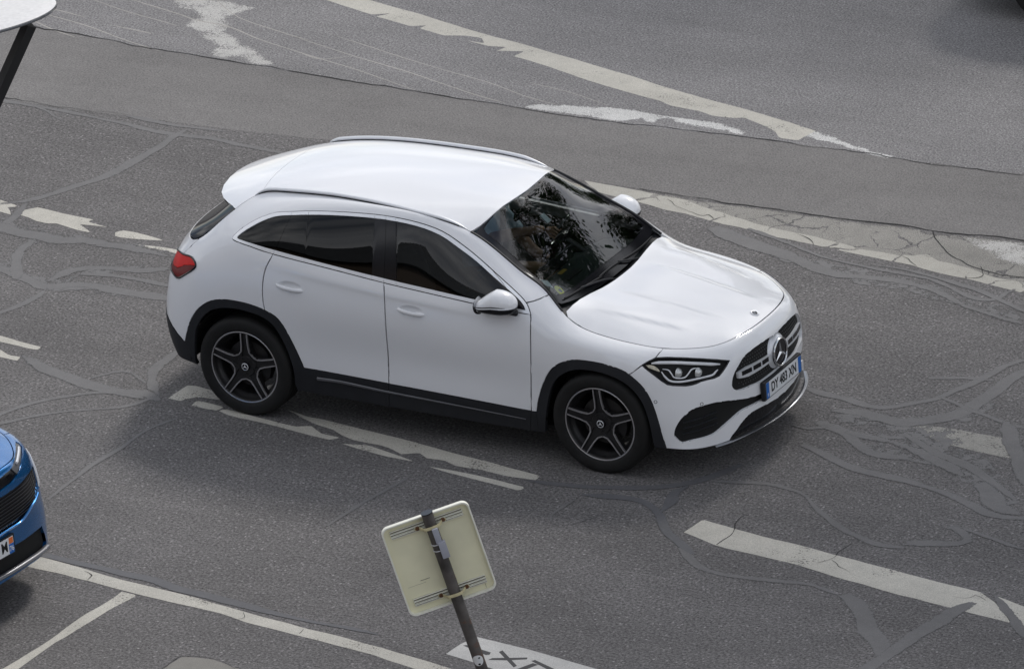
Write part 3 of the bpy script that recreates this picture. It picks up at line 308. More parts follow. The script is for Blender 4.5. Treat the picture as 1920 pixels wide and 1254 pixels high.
GD = {"P":{"top":["new",[[-9.492,5.266],[-8.22,5.118],[-7.978,5.118],[-7.574,5.089],[-7.161,5.041],[-6.713,5.007],[-6.222,4.977],[-5.736,4.948],[-5.265,4.939],[-4.743,4.914],[-4.231,4.899],[-3.583,4.876],[-3.08,4.862],[-2.512,4.884],[-1.827,4.928],[-1.394,4.938],[-0.963,4.949],[-0.436,4.928],[-0.012,4.939],[0.405,4.958],[1.971,5.019],[-0.899,15.095],[-8.333,19.091],[-15.77,11.639]]],"strip":["strip",[[-9.492,5.266],[-8.22,5.118],[-7.978,5.118],[-7.574,5.089],[-7.161,5.041],[-6.713,5.007],[-6.222,4.977],[-5.736,4.948],[-5.265,4.939],[-4.743,4.914],[-4.231,4.899],[-3.583,4.876],[-3.08,4.862],[-2.512,4.884],[-1.827,4.928],[-1.394,4.938],[-0.963,4.949],[-0.436,4.928],[-0.012,4.939],[0.405,4.958],[1.971,5.019],[2.522,3.734],[0.937,3.796],[0.785,3.783],[0.451,3.755],[0.241,3.747],[-0.052,3.762],[-0.339,3.742],[-0.78,3.73],[-1.439,3.717],[-2.105,3.747],[-2.545,3.751],[-3.451,3.789],[-4.634,3.811],[-5.554,3.74],[-6.152,3.731],[-6.92,3.686],[-7.553,3.717],[-8.992,3.711]]],"worn":["worn",[[-2.697,3.706],[-2.545,3.751],[-2.105,3.747],[-1.439,3.717],[-0.78,3.73],[-0.339,3.742],[-0.052,3.762],[0.241,3.747],[0.451,3.755],[0.785,3.783],[0.937,3.796],[1.684,3.788],[2.144,2.75],[1.34,2.914],[0.869,3.002],[0.372,3.099],[-0.21,3.204],[-0.788,3.279],[-1.037,3.343],[-1.21,3.355],[-1.585,3.46],[-1.986,3.515],[-2.369,3.583]]],"wornstripe":["paintw",[[-2.559,3.735],[-2.086,3.709],[-1.892,3.67],[-1.671,3.664],[-1.351,3.541],[-1.101,3.471],[-0.849,3.402],[-0.632,3.385],[-0.269,3.327],[0.013,3.272],[0.291,3.27],[0.403,3.332],[0.525,3.251],[0.773,3.207],[1.002,3.115],[1.253,3.104],[2.079,2.899],[2.144,2.75],[1.34,2.914],[0.869,3.002],[0.372,3.099],[-0.21,3.204],[-0.788,3.279],[-1.037,3.343],[-1.21,3.355],[-1.585,3.46],[-1.986,3.515],[-2.369,3.583]]],"chalk1":["chalks",[[0.442,3.784],[0.646,3.795],[0.924,3.824],[1.249,3.838],[1.493,3.298],[1.152,3.327],[0.913,3.396],[0.688,3.523],[0.536,3.626]]],"m1":["paint",[[-6.23,6.43],[-6.536,6.523],[-6.216,6.636],[-5.924,6.539],[-5.374,6.379],[-4.916,6.233],[-4.193,6.043],[-3.549,5.87],[-2.909,5.661],[-2.643,5.581],[-2.143,5.452],[-1.657,5.304],[-1.401,5.221],[-1.429,5.108],[-1.442,5.0],[-1.59,5.003],[-1.673,5.104],[-1.764,5.157],[-2.025,5.281],[-2.071,5.241],[-2.259,5.219],[-2.388,5.276],[-2.656,5.307],[-2.757,5.364],[-3.127,5.464],[-3.486,5.57],[-3.869,5.718],[-4.246,5.823],[-4.217,5.942],[-4.43,5.878],[-4.396,5.975],[-4.543,5.946],[-4.734,5.999],[-4.595,6.0],[-4.67,6.096],[-4.816,6.104],[-4.974,6.047],[-5.232,6.12],[-5.214,6.195],[-5.321,6.132],[-5.672,6.232],[-5.595,6.331],[-5.722,6.261]]],"m1b":["chalk",[[-1.639,5.26],[-1.401,5.221],[-1.156,5.122],[-0.765,4.987],[-0.429,4.923],[-0.636,4.888],[-0.94,4.946],[-1.191,5.024],[-1.437,5.071]]],"m2":["chalk",[[-3.72,4.897],[-3.707,4.983],[-3.549,5.057],[-3.245,5.109],[-2.813,5.15],[-2.475,5.117],[-2.109,5.118],[-1.84,5.043],[-1.678,5.017],[-1.888,4.94],[-2.178,4.96],[-2.526,5.052],[-2.6,5.014],[-2.224,4.886],[-2.569,4.909],[-2.732,4.966],[-2.805,4.9],[-2.962,4.859],[-3.265,4.864],[-3.572,4.873]]],"m4":["chalks",[[-7.57,6.015],[-7.069,6.194],[-6.63,6.099],[-6.699,5.887],[-6.729,5.814],[-6.62,5.666],[-6.6,5.55],[-6.297,5.352],[-5.86,5.084],[-5.862,4.963],[-6.065,4.949],[-6.238,5.044],[-6.3,4.949],[-6.513,5.03],[-6.611,5.239],[-6.798,5.356],[-7.016,5.525],[-7.088,5.648],[-7.069,5.779],[-7.307,5.857]]],"m5a":["paint",[[-6.743,1.949],[-6.444,1.914],[-6.262,1.87],[-6.252,1.84],[-6.32,1.815],[-6.259,1.76],[-6.216,1.698],[-6.322,1.715],[-6.619,1.749]]],"m5b":["paint",[[-6.136,1.706],[-6.173,1.792],[-6.095,1.881],[-5.937,1.861],[-5.741,1.835],[-5.57,1.819],[-5.594,1.775],[-5.4,1.726],[-5.506,1.719],[-5.633,1.705],[-5.472,1.601],[-5.605,1.61],[-5.796,1.656],[-5.862,1.631],[-5.985,1.645],[-6.055,1.681]]],"m5c":["paint",[[-5.313,1.66],[-5.278,1.711],[-5.18,1.709],[-5.0,1.678],[-4.885,1.65],[-4.998,1.621],[-5.188,1.587],[-5.27,1.589]]],"m5d":["paint",[[-5.043,1.506],[-4.906,1.518],[-4.74,1.522],[-4.613,1.498],[-4.577,1.436],[-4.703,1.458],[-4.852,1.48],[-4.98,1.48]]],"m6a":["paint",[[-5.389,-0.234],[-5.086,-0.295],[-4.901,-0.338],[-4.68,-0.367],[-4.683,-0.426],[-4.763,-0.429],[-4.84,-0.413],[-5.025,-0.395],[-5.321,-0.343]]],"m6b":["paint",[[-5.275,-0.417],[-4.963,-0.494],[-4.897,-0.525],[-4.823,-0.57],[-4.73,-0.568],[-4.728,-0.636],[-4.821,-0.623],[-4.89,-0.614],[-5.193,-0.55]]],"m7a":["paint",[[-3.399,-0.851],[-3.391,-0.767],[-3.373,-0.6],[-3.31,-0.589],[-3.192,-0.612],[-3.018,-0.649],[-2.918,-0.749],[-3.047,-0.744],[-3.205,-0.75],[-3.28,-0.818],[-3.286,-0.859]]],"m7b":["paint",[[-3.188,-0.877],[-3.188,-0.798],[-3.068,-0.806],[-2.948,-0.826],[-2.968,-0.9],[-3.071,-0.9]]],"m7c":["paint",[[-2.928,-0.91],[-2.909,-0.863],[-2.79,-0.872],[-2.659,-0.902],[-2.46,-0.931],[-2.303,-0.95],[-2.217,-0.901],[-2.09,-0.986],[-1.933,-1.005],[-1.989,-1.065],[-2.171,-1.044],[-2.424,-0.996],[-2.671,-0.958],[-2.839,-0.944]]],"m7d":["paint",[[-2.512,-0.722],[-2.332,-0.777],[-2.205,-0.781],[-1.865,-0.835],[-1.444,-0.895],[-1.019,-0.971],[-0.368,-1.079],[-0.355,-1.149],[-0.575,-1.159],[-0.808,-1.126],[-0.981,-1.136],[-1.083,-1.09],[-1.23,-1.099],[-1.321,-1.029],[-1.423,-1.097],[-1.545,-1.039],[-1.636,-1.016],[-1.768,-1.009],[-1.854,-1.003],[-1.957,-0.962],[-2.061,-0.897],[-2.215,-0.862],[-2.336,-0.811]]],"m7e":["paint",[[-1.884,-1.092],[-1.71,-1.063],[-1.549,-1.103],[-1.27,-1.19],[-1.48,-1.18],[-1.693,-1.143]]],"m7f":["paint",[[-1.142,-1.213],[-0.941,-1.21],[-0.754,-1.227],[-0.598,-1.252],[-0.379,-1.289],[-0.389,-1.357],[-0.561,-1.321],[-0.726,-1.291],[-0.976,-1.256]]],"m8a":["paint",[[0.933,-1.545],[0.963,-1.315],[1.463,-1.421],[2.058,-1.513],[2.84,-1.655],[3.143,-1.699],[3.292,-1.806],[3.518,-2.053],[3.133,-1.98],[2.521,-1.88],[1.884,-1.746],[1.226,-1.647]]],"m8b":["paint",[[3.26,-1.705],[3.289,-1.711],[3.488,-1.778],[3.767,-1.819],[3.888,-2.087],[3.606,-2.036],[3.462,-1.903]]],"m9":["paintf",[[1.607,0.528],[1.692,0.598],[1.924,0.61],[2.322,0.591],[2.368,0.448],[2.481,0.294],[2.177,0.319],[1.889,0.369]]],"m9b":["paintf",[[2.467,0.326],[2.827,0.258],[2.874,0.155],[2.526,0.255]]],"m10":["paint",[[-3.518,-3.383],[-3.16,-3.426],[-2.811,-3.445],[-2.606,-3.48],[-2.439,-3.507],[-2.145,-3.553],[-1.841,-3.586],[-1.491,-3.631],[-1.138,-3.689],[-0.65,-3.768],[-0.333,-3.799],[0.027,-3.851],[0.437,-3.937],[0.874,-4.028],[0.654,-4.114],[0.3,-4.035],[-0.078,-3.946],[-0.661,-3.871],[-1.087,-3.805],[-1.273,-3.76],[-1.765,-3.715],[-1.958,-3.702],[-2.1,-3.687],[-2.374,-3.642],[-2.574,-3.613],[-2.804,-3.595],[-3.079,-3.558],[-3.436,-3.515]]],"m11":["paint",[[-2.059,-3.697],[-1.936,-3.711],[-1.991,-3.95],[-2.026,-4.193],[-2.07,-4.53],[-2.066,-4.964],[-2.057,-5.349],[-2.153,-5.386],[-2.172,-5.006],[-2.142,-4.736],[-2.11,-4.353],[-2.094,-4.08],[-2.065,-3.907]]],"m12":["paintn",[[0.376,-3.768],[0.393,-3.591],[0.437,-3.467],[0.827,-3.507],[1.377,-3.612],[1.837,-3.699],[1.868,-4.051],[1.044,-3.919],[0.576,-3.808]]],"I":["letter",[[0.418,-3.616],[0.437,-3.6],[0.633,-3.642],[0.642,-3.673],[0.623,-3.689]]],"X1":["letter",[[0.677,-3.617],[0.688,-3.587],[0.882,-3.756],[0.874,-3.785]]],"X2":["letter",[[0.67,-3.747],[0.682,-3.712],[0.887,-3.623],[0.897,-3.649],[0.781,-3.711]]],"A1":["letter",[[0.934,-3.66],[0.948,-3.637],[1.231,-3.754],[1.234,-3.803]]],"A2":["letter",[[0.958,-3.684],[1.001,-3.693],[0.956,-3.795],[0.908,-3.864],[0.901,-3.807]]],"A3":["letter",[[1.085,-3.794],[1.087,-3.726],[1.117,-3.74],[1.122,-3.821]]],"z1":["tarz",[[-6.466,1.65],[-6.203,1.67],[-5.797,1.601],[-5.384,1.59],[-4.754,1.586],[-4.64,1.392],[-4.963,1.336],[-5.34,1.368],[-5.688,1.347],[-5.702,1.147],[-5.597,0.864],[-5.327,0.752],[-5.25,0.993],[-5.02,1.207],[-4.568,1.269],[-4.496,1.147],[-4.823,1.025],[-4.927,0.901],[-5.067,0.764],[-4.772,0.79],[-4.273,0.766],[-4.193,0.629],[-4.546,0.559],[-4.927,0.606],[-5.123,0.49],[-5.305,0.496],[-5.645,0.686],[-5.908,0.748],[-6.026,0.94],[-5.805,0.947],[-5.831,1.099],[-5.984,1.313],[-6.278,1.346]]],"z2":["tarz",[[-1.244,3.288],[-1.068,3.234],[-0.767,3.142],[-0.379,3.041],[0.001,2.951],[0.37,2.962],[0.684,2.912],[1.079,2.77],[1.512,2.584],[1.639,2.307],[1.241,2.421],[0.849,2.561],[0.538,2.609],[0.155,2.631],[-0.24,2.756],[-0.647,2.899],[-0.951,2.999],[-1.135,3.113]]],"z3":["tarz",[[0.926,0.576],[1.172,0.689],[1.481,0.71],[1.735,0.845],[1.875,1.227],[2.018,1.088],[1.93,0.766],[1.868,0.646],[2.255,0.32],[2.603,-0.013],[2.864,-0.372],[2.735,-0.468],[2.395,-0.232],[2.068,-0.033],[1.824,-0.014],[1.587,-0.011],[1.366,0.121],[1.48,0.213],[1.249,0.363],[1.056,0.433]]],"patch":["concrete",[[-1.212,-4.654],[-1.182,-4.417],[-1.083,-4.391],[-0.981,-4.377],[-0.745,-4.446],[-0.255,-4.556],[-0.352,-4.926],[-1.143,-4.905]]]},"L":{"l1":["crack",2.4,[[-8.418,5.122],[-7.978,5.118],[-7.574,5.089],[-7.161,5.041],[-6.713,5.007],[-6.222,4.977],[-5.736,4.948],[-5.265,4.939],[-4.743,4.914],[-4.231,4.899],[-3.583,4.876],[-3.08,4.862],[-2.512,4.884],[-1.827,4.928],[-1.394,4.938],[-0.963,4.949],[-0.436,4.928],[-0.012,4.939],[0.405,4.958]]],"l2":["crack",1.6,[[-7.553,3.717],[-6.92,3.686],[-6.427,3.725]]],"l3":["crack",2.6,[[-2.105,3.747],[-1.439,3.717],[-0.78,3.73],[-0.339,3.742],[-0.052,3.762],[0.241,3.747],[0.451,3.755],[0.785,3.783],[1.099,3.803]]],"c1":["crack",1.6,[[0.243,3.742],[0.336,3.626],[0.426,3.532],[0.551,3.409],[0.654,3.331],[0.786,3.243],[0.926,3.191],[1.064,3.159],[1.259,3.138]]],"c2":["crack",1.5,[[-1.822,3.619],[-1.704,3.542],[-1.537,3.483],[-1.439,3.443],[-1.405,3.478],[-1.313,3.425]]],"c3":["crack",1.2,[[1.223,-1.114],[1.188,-1.201],[1.194,-1.308],[1.23,-1.457],[1.229,-1.547],[1.225,-1.648]]],"c4":["crack",0.9,[[2.03,-1.256],[2.04,-1.395],[2.03,-1.479],[2.041,-1.573],[1.971,-1.689]]],"c5":["crack",0.7,[[2.048,-1.588],[2.123,-1.647],[2.222,-1.733]]],"c6":["crack",0.8,[[3.006,-1.787],[3.095,-1.778],[3.123,-1.716],[3.243,-1.773]]],"c7":["crack",1.6,[[-1.188,-4.407],[-1.091,-4.378],[-0.985,-4.37],[-0.749,-4.439]]],"c8":["crack",1.4,[[-1.188,-4.407],[-1.216,-4.647]]],"c9":["crack",1.2,[[-2.439,-3.507],[-2.391,-3.56],[-2.363,-3.647]]],"c10":["crack",1.1,[[-1.141,-3.691],[-1.116,-3.768],[-1.144,-3.822]]],"c11":["crack",1.1,[[-0.65,-3.768],[-0.65,-3.845]]],"c12":["crack",1.1,[[-0.632,3.385],[-0.503,3.294],[-0.423,3.217]]],"c13":["crack",1.1,[[0.27,3.262],[0.348,3.185],[0.372,3.099]]],"c14":["crack",1.1,[[0.849,3.267],[0.946,3.146],[0.923,3.064],[0.791,3.036]]],"s1":["streak",2.5,[[-7.984,5.804],[-7.571,5.657],[-7.231,5.572],[-7.036,5.517]]],"s2":["streak",3.2,[[-7.687,5.91],[-7.174,5.754],[-6.974,5.682],[-6.64,5.635],[-6.301,5.489],[-5.869,5.347],[-5.639,5.272],[-5.434,5.407]]],"s2b":["streak",3.2,[[-6.019,5.611],[-5.785,5.531],[-5.401,5.406],[-4.887,5.267],[-4.432,5.109],[-4.096,4.995],[-3.848,4.932]]],"s3":["streak",2.8,[[-7.109,6.179],[-6.682,5.849],[-6.162,5.663],[-5.917,5.598]]],"s3b":["streak",2.4,[[-5.785,5.756],[-5.364,5.621],[-5.017,5.503],[-4.578,5.378],[-4.145,5.261],[-3.775,5.111],[-3.461,5.03]]],"s4":["streak",2.4,[[-5.982,5.38],[-5.642,5.277],[-5.269,5.17],[-4.881,5.03],[-4.596,4.931]]],"s5":["streak",2.0,[[-3.871,5.376],[-3.492,5.296],[-3.085,5.151]]],"s6":["streak",3.0,[[-8.164,5.4],[-7.702,5.278],[-7.285,5.119],[-6.889,4.992]]],"s7":["streak",4.0,[[-8.175,5.234],[-7.924,5.112],[-7.684,5.037]]],"s8":["streak",3.5,[[-7.57,5.363],[-7.312,5.332],[-7.152,5.308]]],"s9":["streak",3.0,[[-8.379,5.537],[-8.116,5.505],[-7.835,5.443]]],"t1":["tar",17,[[-7.691,3.631],[-7.512,3.649],[-7.22,3.636],[-6.823,3.604],[-6.38,3.567],[-6.011,3.492],[-5.806,3.498],[-5.477,3.526],[-5.184,3.495],[-4.807,3.473]]],"t2":["tar",22,[[-5.859,3.629],[-5.867,3.406],[-5.87,3.175],[-5.935,2.741],[-6.059,2.335],[-6.188,2.019],[-6.331,1.878],[-6.506,1.79]]],"t3":["tar",13,[[-6.429,3.689],[-5.986,3.687],[-5.669,3.698],[-5.527,3.692]]],"t4":["tar",12,[[-7.263,3.668],[-7.022,3.543],[-6.812,3.444]]],"t5":["tar",22,[[-6.265,1.98],[-6.199,1.782],[-6.102,1.543],[-6.142,1.2]]],"t6":["tar",36,[[-6.371,1.498],[-6.077,1.464],[-5.673,1.396],[-5.341,1.443],[-4.968,1.42],[-4.661,1.427]]],"t7":["tar",28,[[-5.962,0.835],[-5.745,0.777],[-5.383,0.625],[-5.222,0.579],[-5.031,0.704],[-4.818,0.72],[-4.525,0.672],[-4.228,0.689]]],"t8":["tar",15,[[-5.215,0.582],[-5.239,0.279],[-5.308,0.066],[-5.374,-0.042]]],"t9":["tar",26,[[-5.303,0.676],[-5.276,0.962],[-5.052,1.11],[-4.786,1.113],[-4.532,1.208]]],"t10":["tar",28,[[-5.787,1.332],[-5.714,1.035],[-5.436,0.711]]],"t11":["tar",14,[[-5.135,0.877],[-4.906,0.941],[-4.415,0.934]]],"t12":["tar",26,[[-4.748,-0.525],[-4.423,-0.664],[-4.104,-0.764],[-3.896,-0.824],[-3.593,-0.828],[-3.426,-0.932]]],"t13":["tar",15,[[-4.088,-0.718],[-3.904,-0.558],[-3.613,-0.737]]],"t14":["tar",13,[[-4.387,-1.641],[-4.239,-1.251],[-4.028,-1.033],[-3.847,-0.905],[-3.546,-0.909]]],"t15":["tar",13,[[-4.338,-1.72],[-4.013,-1.342],[-3.773,-1.172],[-3.593,-1.045],[-3.487,-0.828]]],"t16":["tar",21,[[-3.748,-0.056],[-3.75,-0.309],[-3.641,-0.589],[-3.497,-0.861]]],"t17":["tar",12,[[-3.276,-2.626],[-3.282,-2.131],[-3.262,-1.743],[-3.263,-1.387],[-3.177,-1.102]]],"t18":["tard",15,[[-2.947,-3.371],[-2.832,-3.39],[-2.454,-3.441],[-1.884,-3.514],[-1.231,-3.603],[-0.591,-3.684],[-0.175,-3.728]]],"t19":["tar",9,[[-1.327,-2.308],[-1.259,-1.85],[-1.178,-1.371]]],"t20":["tard",15,[[-0.428,-1.223],[-0.165,-1.188],[0.184,-1.091],[0.5,-0.932],[0.691,-0.682],[0.776,-0.415]]],"t21":["tard",17,[[0.041,-1.276],[0.404,-1.21],[0.637,-1.34],[0.844,-1.606],[1.143,-1.849]]],"t21b":["tar",17,[[1.038,-1.756],[1.362,-2.014],[1.819,-2.004],[2.076,-1.983],[2.315,-2.082]]],"t21c":["tar",26,[[2.315,-2.082],[2.622,-2.326],[2.887,-2.606],[3.056,-2.92]]],"t22":["tard",14,[[0.643,-1.32],[0.583,-1.048],[0.629,-0.873]]],"t23":["tar",14,[[0.742,-0.783],[1.123,-0.675],[1.378,-0.715],[1.59,-0.909],[1.866,-1.076],[2.171,-1.228],[2.397,-1.221]]],"t24":["tar",24,[[2.354,-1.13],[2.559,-1.078],[2.71,-0.992],[2.6,-0.837],[2.517,-0.824]]],"t25":["tar",22,[[2.953,-3.169],[3.005,-2.814],[3.068,-2.476],[3.128,-2.128],[3.19,-1.845]]],"t26":["tar",15,[[3.213,-1.732],[3.426,-1.926],[3.711,-2.225],[3.925,-2.411]]],"t27":["tar",17,[[0.606,0.902],[0.923,0.788],[1.232,0.731],[1.419,0.841],[1.589,1.07],[1.718,1.481],[1.834,1.88]]],"t28":["tar",22,[[0.969,0.612],[1.199,0.632],[1.527,0.612],[1.766,0.78],[1.853,1.103],[1.88,1.474],[1.954,1.748]]],"t29":["tar",13,[[1.342,1.358],[1.555,1.4],[1.799,1.433]]],"t30":["tar",13,[[1.578,1.095],[1.896,0.925],[2.131,0.842],[2.388,0.797]]],"t31":["tar",16,[[1.048,0.0],[1.223,-0.075],[1.538,-0.236],[1.963,-0.305],[2.42,-0.452],[2.716,-0.593],[3.001,-0.547]]],"t32":["tar",24,[[0.955,0.394],[1.276,0.306],[1.557,0.053],[1.835,0.047]]],"t33":["tar",28,[[1.263,0.416],[1.655,0.26],[1.99,0.05],[2.289,-0.088]]],"t34":["tar",15,[[1.612,0.434],[1.956,0.206],[2.307,0.04],[2.763,-0.32]]],"t35":["tar",26,[[2.131,0.842],[2.371,0.364],[2.62,-0.007],[2.842,-0.198]]],"t36":["tar",14,[[2.549,-0.812],[2.804,-0.866],[3.192,-0.967]]],"t37":["tar",26,[[-1.263,3.281],[-1.027,3.153],[-0.7,3.007],[-0.354,2.903],[0.078,2.79],[0.502,2.772],[0.997,2.595],[1.616,2.4]]],"t38":["tar",12,[[-1.032,3.291],[-0.659,3.182],[-0.264,3.063],[0.155,2.977],[0.649,2.899],[1.131,2.748],[1.187,2.893],[1.224,2.99]]],"t39":["tar",9,[[0.129,3.03],[0.476,3.002],[1.0,2.854],[1.529,2.59]]],"t40":["tar",10,[[0.351,-1.414],[0.161,-1.734],[0.011,-1.636],[0.028,-1.327]]],"t41":["tar",20,[[0.826,0.249],[0.961,0.3],[1.056,0.433]]],"t42":["tar",30,[[2.424,-0.128],[2.717,-0.429],[2.948,-0.431]]]}}

BL = {"hoodb": [[0.0, 7.638], [0.776, 7.638], [1.061, 7.642], [1.446, 7.789], [1.87, 7.905], [2.245, 8.291], [2.91, 8.645], [3.685, 8.591], [4.26, 8.484], [4.776, 8.301], [5.529, 7.75]], "slotb": [[0.0, 6.677], [0.592, 6.677], [0.928, 6.674], [1.272, 6.708], [1.641, 6.737], [1.917, 6.881], [2.216, 7.106], [2.854, 7.548], [3.736, 7.752], [4.442, 7.791], [4.647, 8.031], [4.662, 8.335]], "bandb": [[0.0, 6.257], [0.545, 6.257], [0.879, 6.233], [1.452, 6.247], [2.208, 6.26], [2.904, 6.371], [3.653, 6.2], [4.712, 5.9], [4.808, 6.15]], "griller": [[4.808, 5.9], [4.76, 5.45], [4.663, 5.05], [4.088, 4.857], [3.669, 4.731]], "grilleb": [[0.0, 4.011], [0.425, 4.011], [0.76, 4.046], [1.362, 4.047], [1.941, 4.014], [2.338, 4.228], [2.754, 4.487], [3.181, 4.576], [3.669, 4.731]], "lowt": [[0.0, 2.653], [0.13, 2.653], [0.672, 2.554], [1.232, 2.427], [2.086, 2.284], [2.706, 2.28], [3.633, 2.24]], "lowr": [[3.633, 2.24], [3.894, 1.571], [4.127, 0.768], [3.921, 0.547]], "lowb": [[3.921, 0.547], [2.94, 0.666], [1.737, 0.796], [0.558, 0.921], [0.147, 0.913], [0.0, 0.913]], "lampsep": [[1.866, 7.757], [2.082, 7.167]], "plate": [[1.301, 3.062]]}
BSEED = {"slot": [1.211, 7.122], "lamp": [2.947, 8.106], "band": [1.811, 6.515], "bgrille": [1.651, 5.184], "lowgrille": [1.778, 1.531], "nose": [3.587, 3.322]}
BLUE_T, BLUE_YAW = (-3.479, -4.332, 0), math.radians(-8)

BODY = Surf(RIB)
def partition(lines, umax, vmax, du, dv, extra=None):
    """cut the (u, v) sheet along the given polylines; returns points, triangles, component id per triangle"""
    P = []; E = []
    def poly(L, closed=False):
        b = len(P)
        for q in L: P.append((min(max(q[0], 0), umax), min(max(q[1], 0), vmax)))
        n = len(L)
        for i in range(n-1): E.append((b+i, b+i+1))
        if closed: E.append((b+n-1, b))
    nu, nv = int(umax/du), int(vmax/dv)
    poly([(i*umax/nu, 0) for i in range(nu+1)]); poly([(i*umax/nu, vmax) for i in range(nu+1)])
    poly([(0, j*vmax/nv) for j in range(nv+1)]); poly([(umax, j*vmax/nv) for j in range(nv+1)])
    for L_ in lines: poly(L_)
    for i in range(1, nu):
        for j in range(1, nv): P.append((i*umax/nu+((j % 2)-.5)*.2*umax/nu, j*vmax/nv))
    P.extend((extra or []))
    vs, es, fs, ov, oe, of = delaunay_2d_cdt([Vector(p) for p in P], E, [], 0, 1e-4)
    con = set()
    for k, e in enumerate(es):
        if len(oe[k]) > 0: con.add((min(e), max(e)))
    ed = {}
    for fi, f in enumerate(fs):
        for a in range(len(f)):
            k = (min(f[a], f[a-1]), max(f[a], f[a-1])); ed.setdefault(k, []).append(fi)
    comp = [-1]*len(fs); nc = 0; adj = [[] for _ in fs]
    for k, v in ed.items():
        if len(v) == 2 and k not in con: adj[v[0]].append(v[1]); adj[v[1]].append(v[0])
    for i in range(len(fs)):
        if comp[i] >= 0: continue
        st = [i]; comp[i] = nc
        while st:
            q = st.pop()
            for z in adj[q]:
                if comp[z] < 0: comp[z] = nc; st.append(z)
        nc += 1
    V = np.array([(q[0], q[1]) for q in vs]); T = [tuple(f) for f in fs]
    return V, T, np.array(comp)
def find_comp(V, T, comp, q):
    A = V[[t[0] for t in T]]; B = V[[t[1] for t in T]]; C_ = V[[t[2] for t in T]]
    d = (B[:, 0]-A[:, 0])*(C_[:, 1]-A[:, 1])-(C_[:, 0]-A[:, 0])*(B[:, 1]-A[:, 1]); d = np.where(abs(d) < 1e-14, 1e-14, d)
    w1 = ((q[0]-A[:, 0])*(C_[:, 1]-A[:, 1])-(C_[:, 0]-A[:, 0])*(q[1]-A[:, 1]))/d
    w2 = ((B[:, 0]-A[:, 0])*(q[1]-A[:, 1])-(q[0]-A[:, 0])*(B[:, 1]-A[:, 1]))/d
    m = (w1 >= -1e-6) & (w2 >= -1e-6) & (w1+w2 <= 1+1e-6); i = np.nonzero(m)[0]
    return int(comp[i[0]]) if len(i) else -1
def panel(name, V, T, sel, posf, nrmf, material, parent, off=0., gap=.0022, flange=.012, sides=('r',), keepu=True, inset=None, sym=None, flange_mat=None):
    """one panel from the selected triangles: set back by off, edges pulled in by gap/2, rim folded inwards.
    sides: 'l' as authored (y>0), 'r' mirrored"""
    ids = sorted({i for k in sel for i in T[k]}); mp_ = {i: n for n, i in enumerate(ids)}
    uv = V[ids]; P = posf(uv); Nn = nrmf(uv); P = P+Nn*off
    fs = [tuple(mp_[i] for i in T[k]) for k in sel]
    # orientation: face normals along Nn
    ff = []
    for f in fs:
        a, b, c = P[f[0]], P[f[1]], P[f[2]]; g = np.cross(b-a, c-a)
        if np.linalg.norm(g) < 1e-10: ff.append(f); continue
        ff.append(f if g @ (Nn[f[0]]+Nn[f[1]]+Nn[f[2]]) > 0 else (f[0], f[2], f[1]))
    fs = ff
    de = {}
    for f in fs:
        for a in range(3): de[(f[a], f[(a+1) % 3])] = 1
    bd = [(a, b) for (a, b) in de if (b, a) not in de]
    def centre(a): return abs(P[a][1]) < 1e-5
    mv = np.zeros_like(P)
    for a, b in bd:
        if centre(a) and centre(b): continue
        t = P[b]-P[a]; l = np.linalg.norm(t)
        if l < 1e-9: continue
        t /= l; inn = np.cross((Nn[a]+Nn[b])/2, t)
        mv[a] += inn; mv[b] += inn
    bset = {a for e in bd if not (centre(e[0]) and centre(e[1])) for a in e}
    for a in bset:
        l = np.linalg.norm(mv[a])
        if l > 1e-9: mv[a] /= l
        if centre(a): mv[a][1] = 0
    P2 = P+mv*gap
    objs = []
    for s_ in sides:
        k = np.array([1, -1 if s_ == 'r' else 1, 1])
        mb = MB(); flip = s_ == 'r'
        mb.add(P2*k, [f[::-1] if flip else f for f in fs], Nn*k)
        if flange > 0:
            r1 = {}; va = []; vn = []
            for a in bset:
                r1[a] = len(va); va.append(P2[a]*k); vn.append(-mv[a]*k*.9+Nn[a]*k*.1)
                va.append((P2[a]-Nn[a]*flange+mv[a]*gap*.3)*k); vn.append(-mv[a]*k)
            fa = []
            for a, b in bd:
                if a in r1 and b in r1:
                    q = (r1[b], r1[a], r1[a]+1, r1[b]+1)
                    fa.append(q[::-1] if flip else q)
            mb.add(va, fa, vn)
        o = mb.build(name, material, parent, recalc=False)
        o.data.normals_split_custom_set_from_vertices([Vector(n).normalized() if any(n) else Vector((0, 0, 1)) for n in mb.n])
        objs.append(o)
    return objs
# ---- thin-plate height field z = g(x, y)
class TPS:
    def __init__(s, pts, lam=1e-4):
        A = np.array(pts, float); s.X = A[:, :2]; n = len(A)
        K = s._k(s.X, s.X)+lam*np.eye(n); Pm = np.c_[np.ones(n), s.X]
        Mx = np.block([[K, Pm], [Pm.T, np.zeros((3, 3))]]); s.c = np.linalg.solve(Mx, np.r_[A[:, 2], 0, 0, 0])
    @staticmethod
    def _k(a, b):
        d = np.sqrt(((a[:, None]-b[None])**2).sum(-1)); return d**3
    def __call__(s, q):
        q = np.atleast_2d(q); return s._k(q, s.X) @ s.c[:-3]+np.c_[np.ones(len(q)), q] @ s.c[-3:]
def hf(g):
    """position and normal functions for a height field over (x, y)"""
    def pos(q): return np.c_[q, g(q)]
    def nrm(q):
        e = .004; zx = (g(q+[e, 0])-g(q-[e, 0]))/(2*e); zy = (g(q+[0, e])-g(q-[0, e]))/(2*e)
        n = np.c_[-zx, -zy, np.ones(len(q))]; return n/np.linalg.norm(n, axis=1)[:, None]
    return pos, nrm
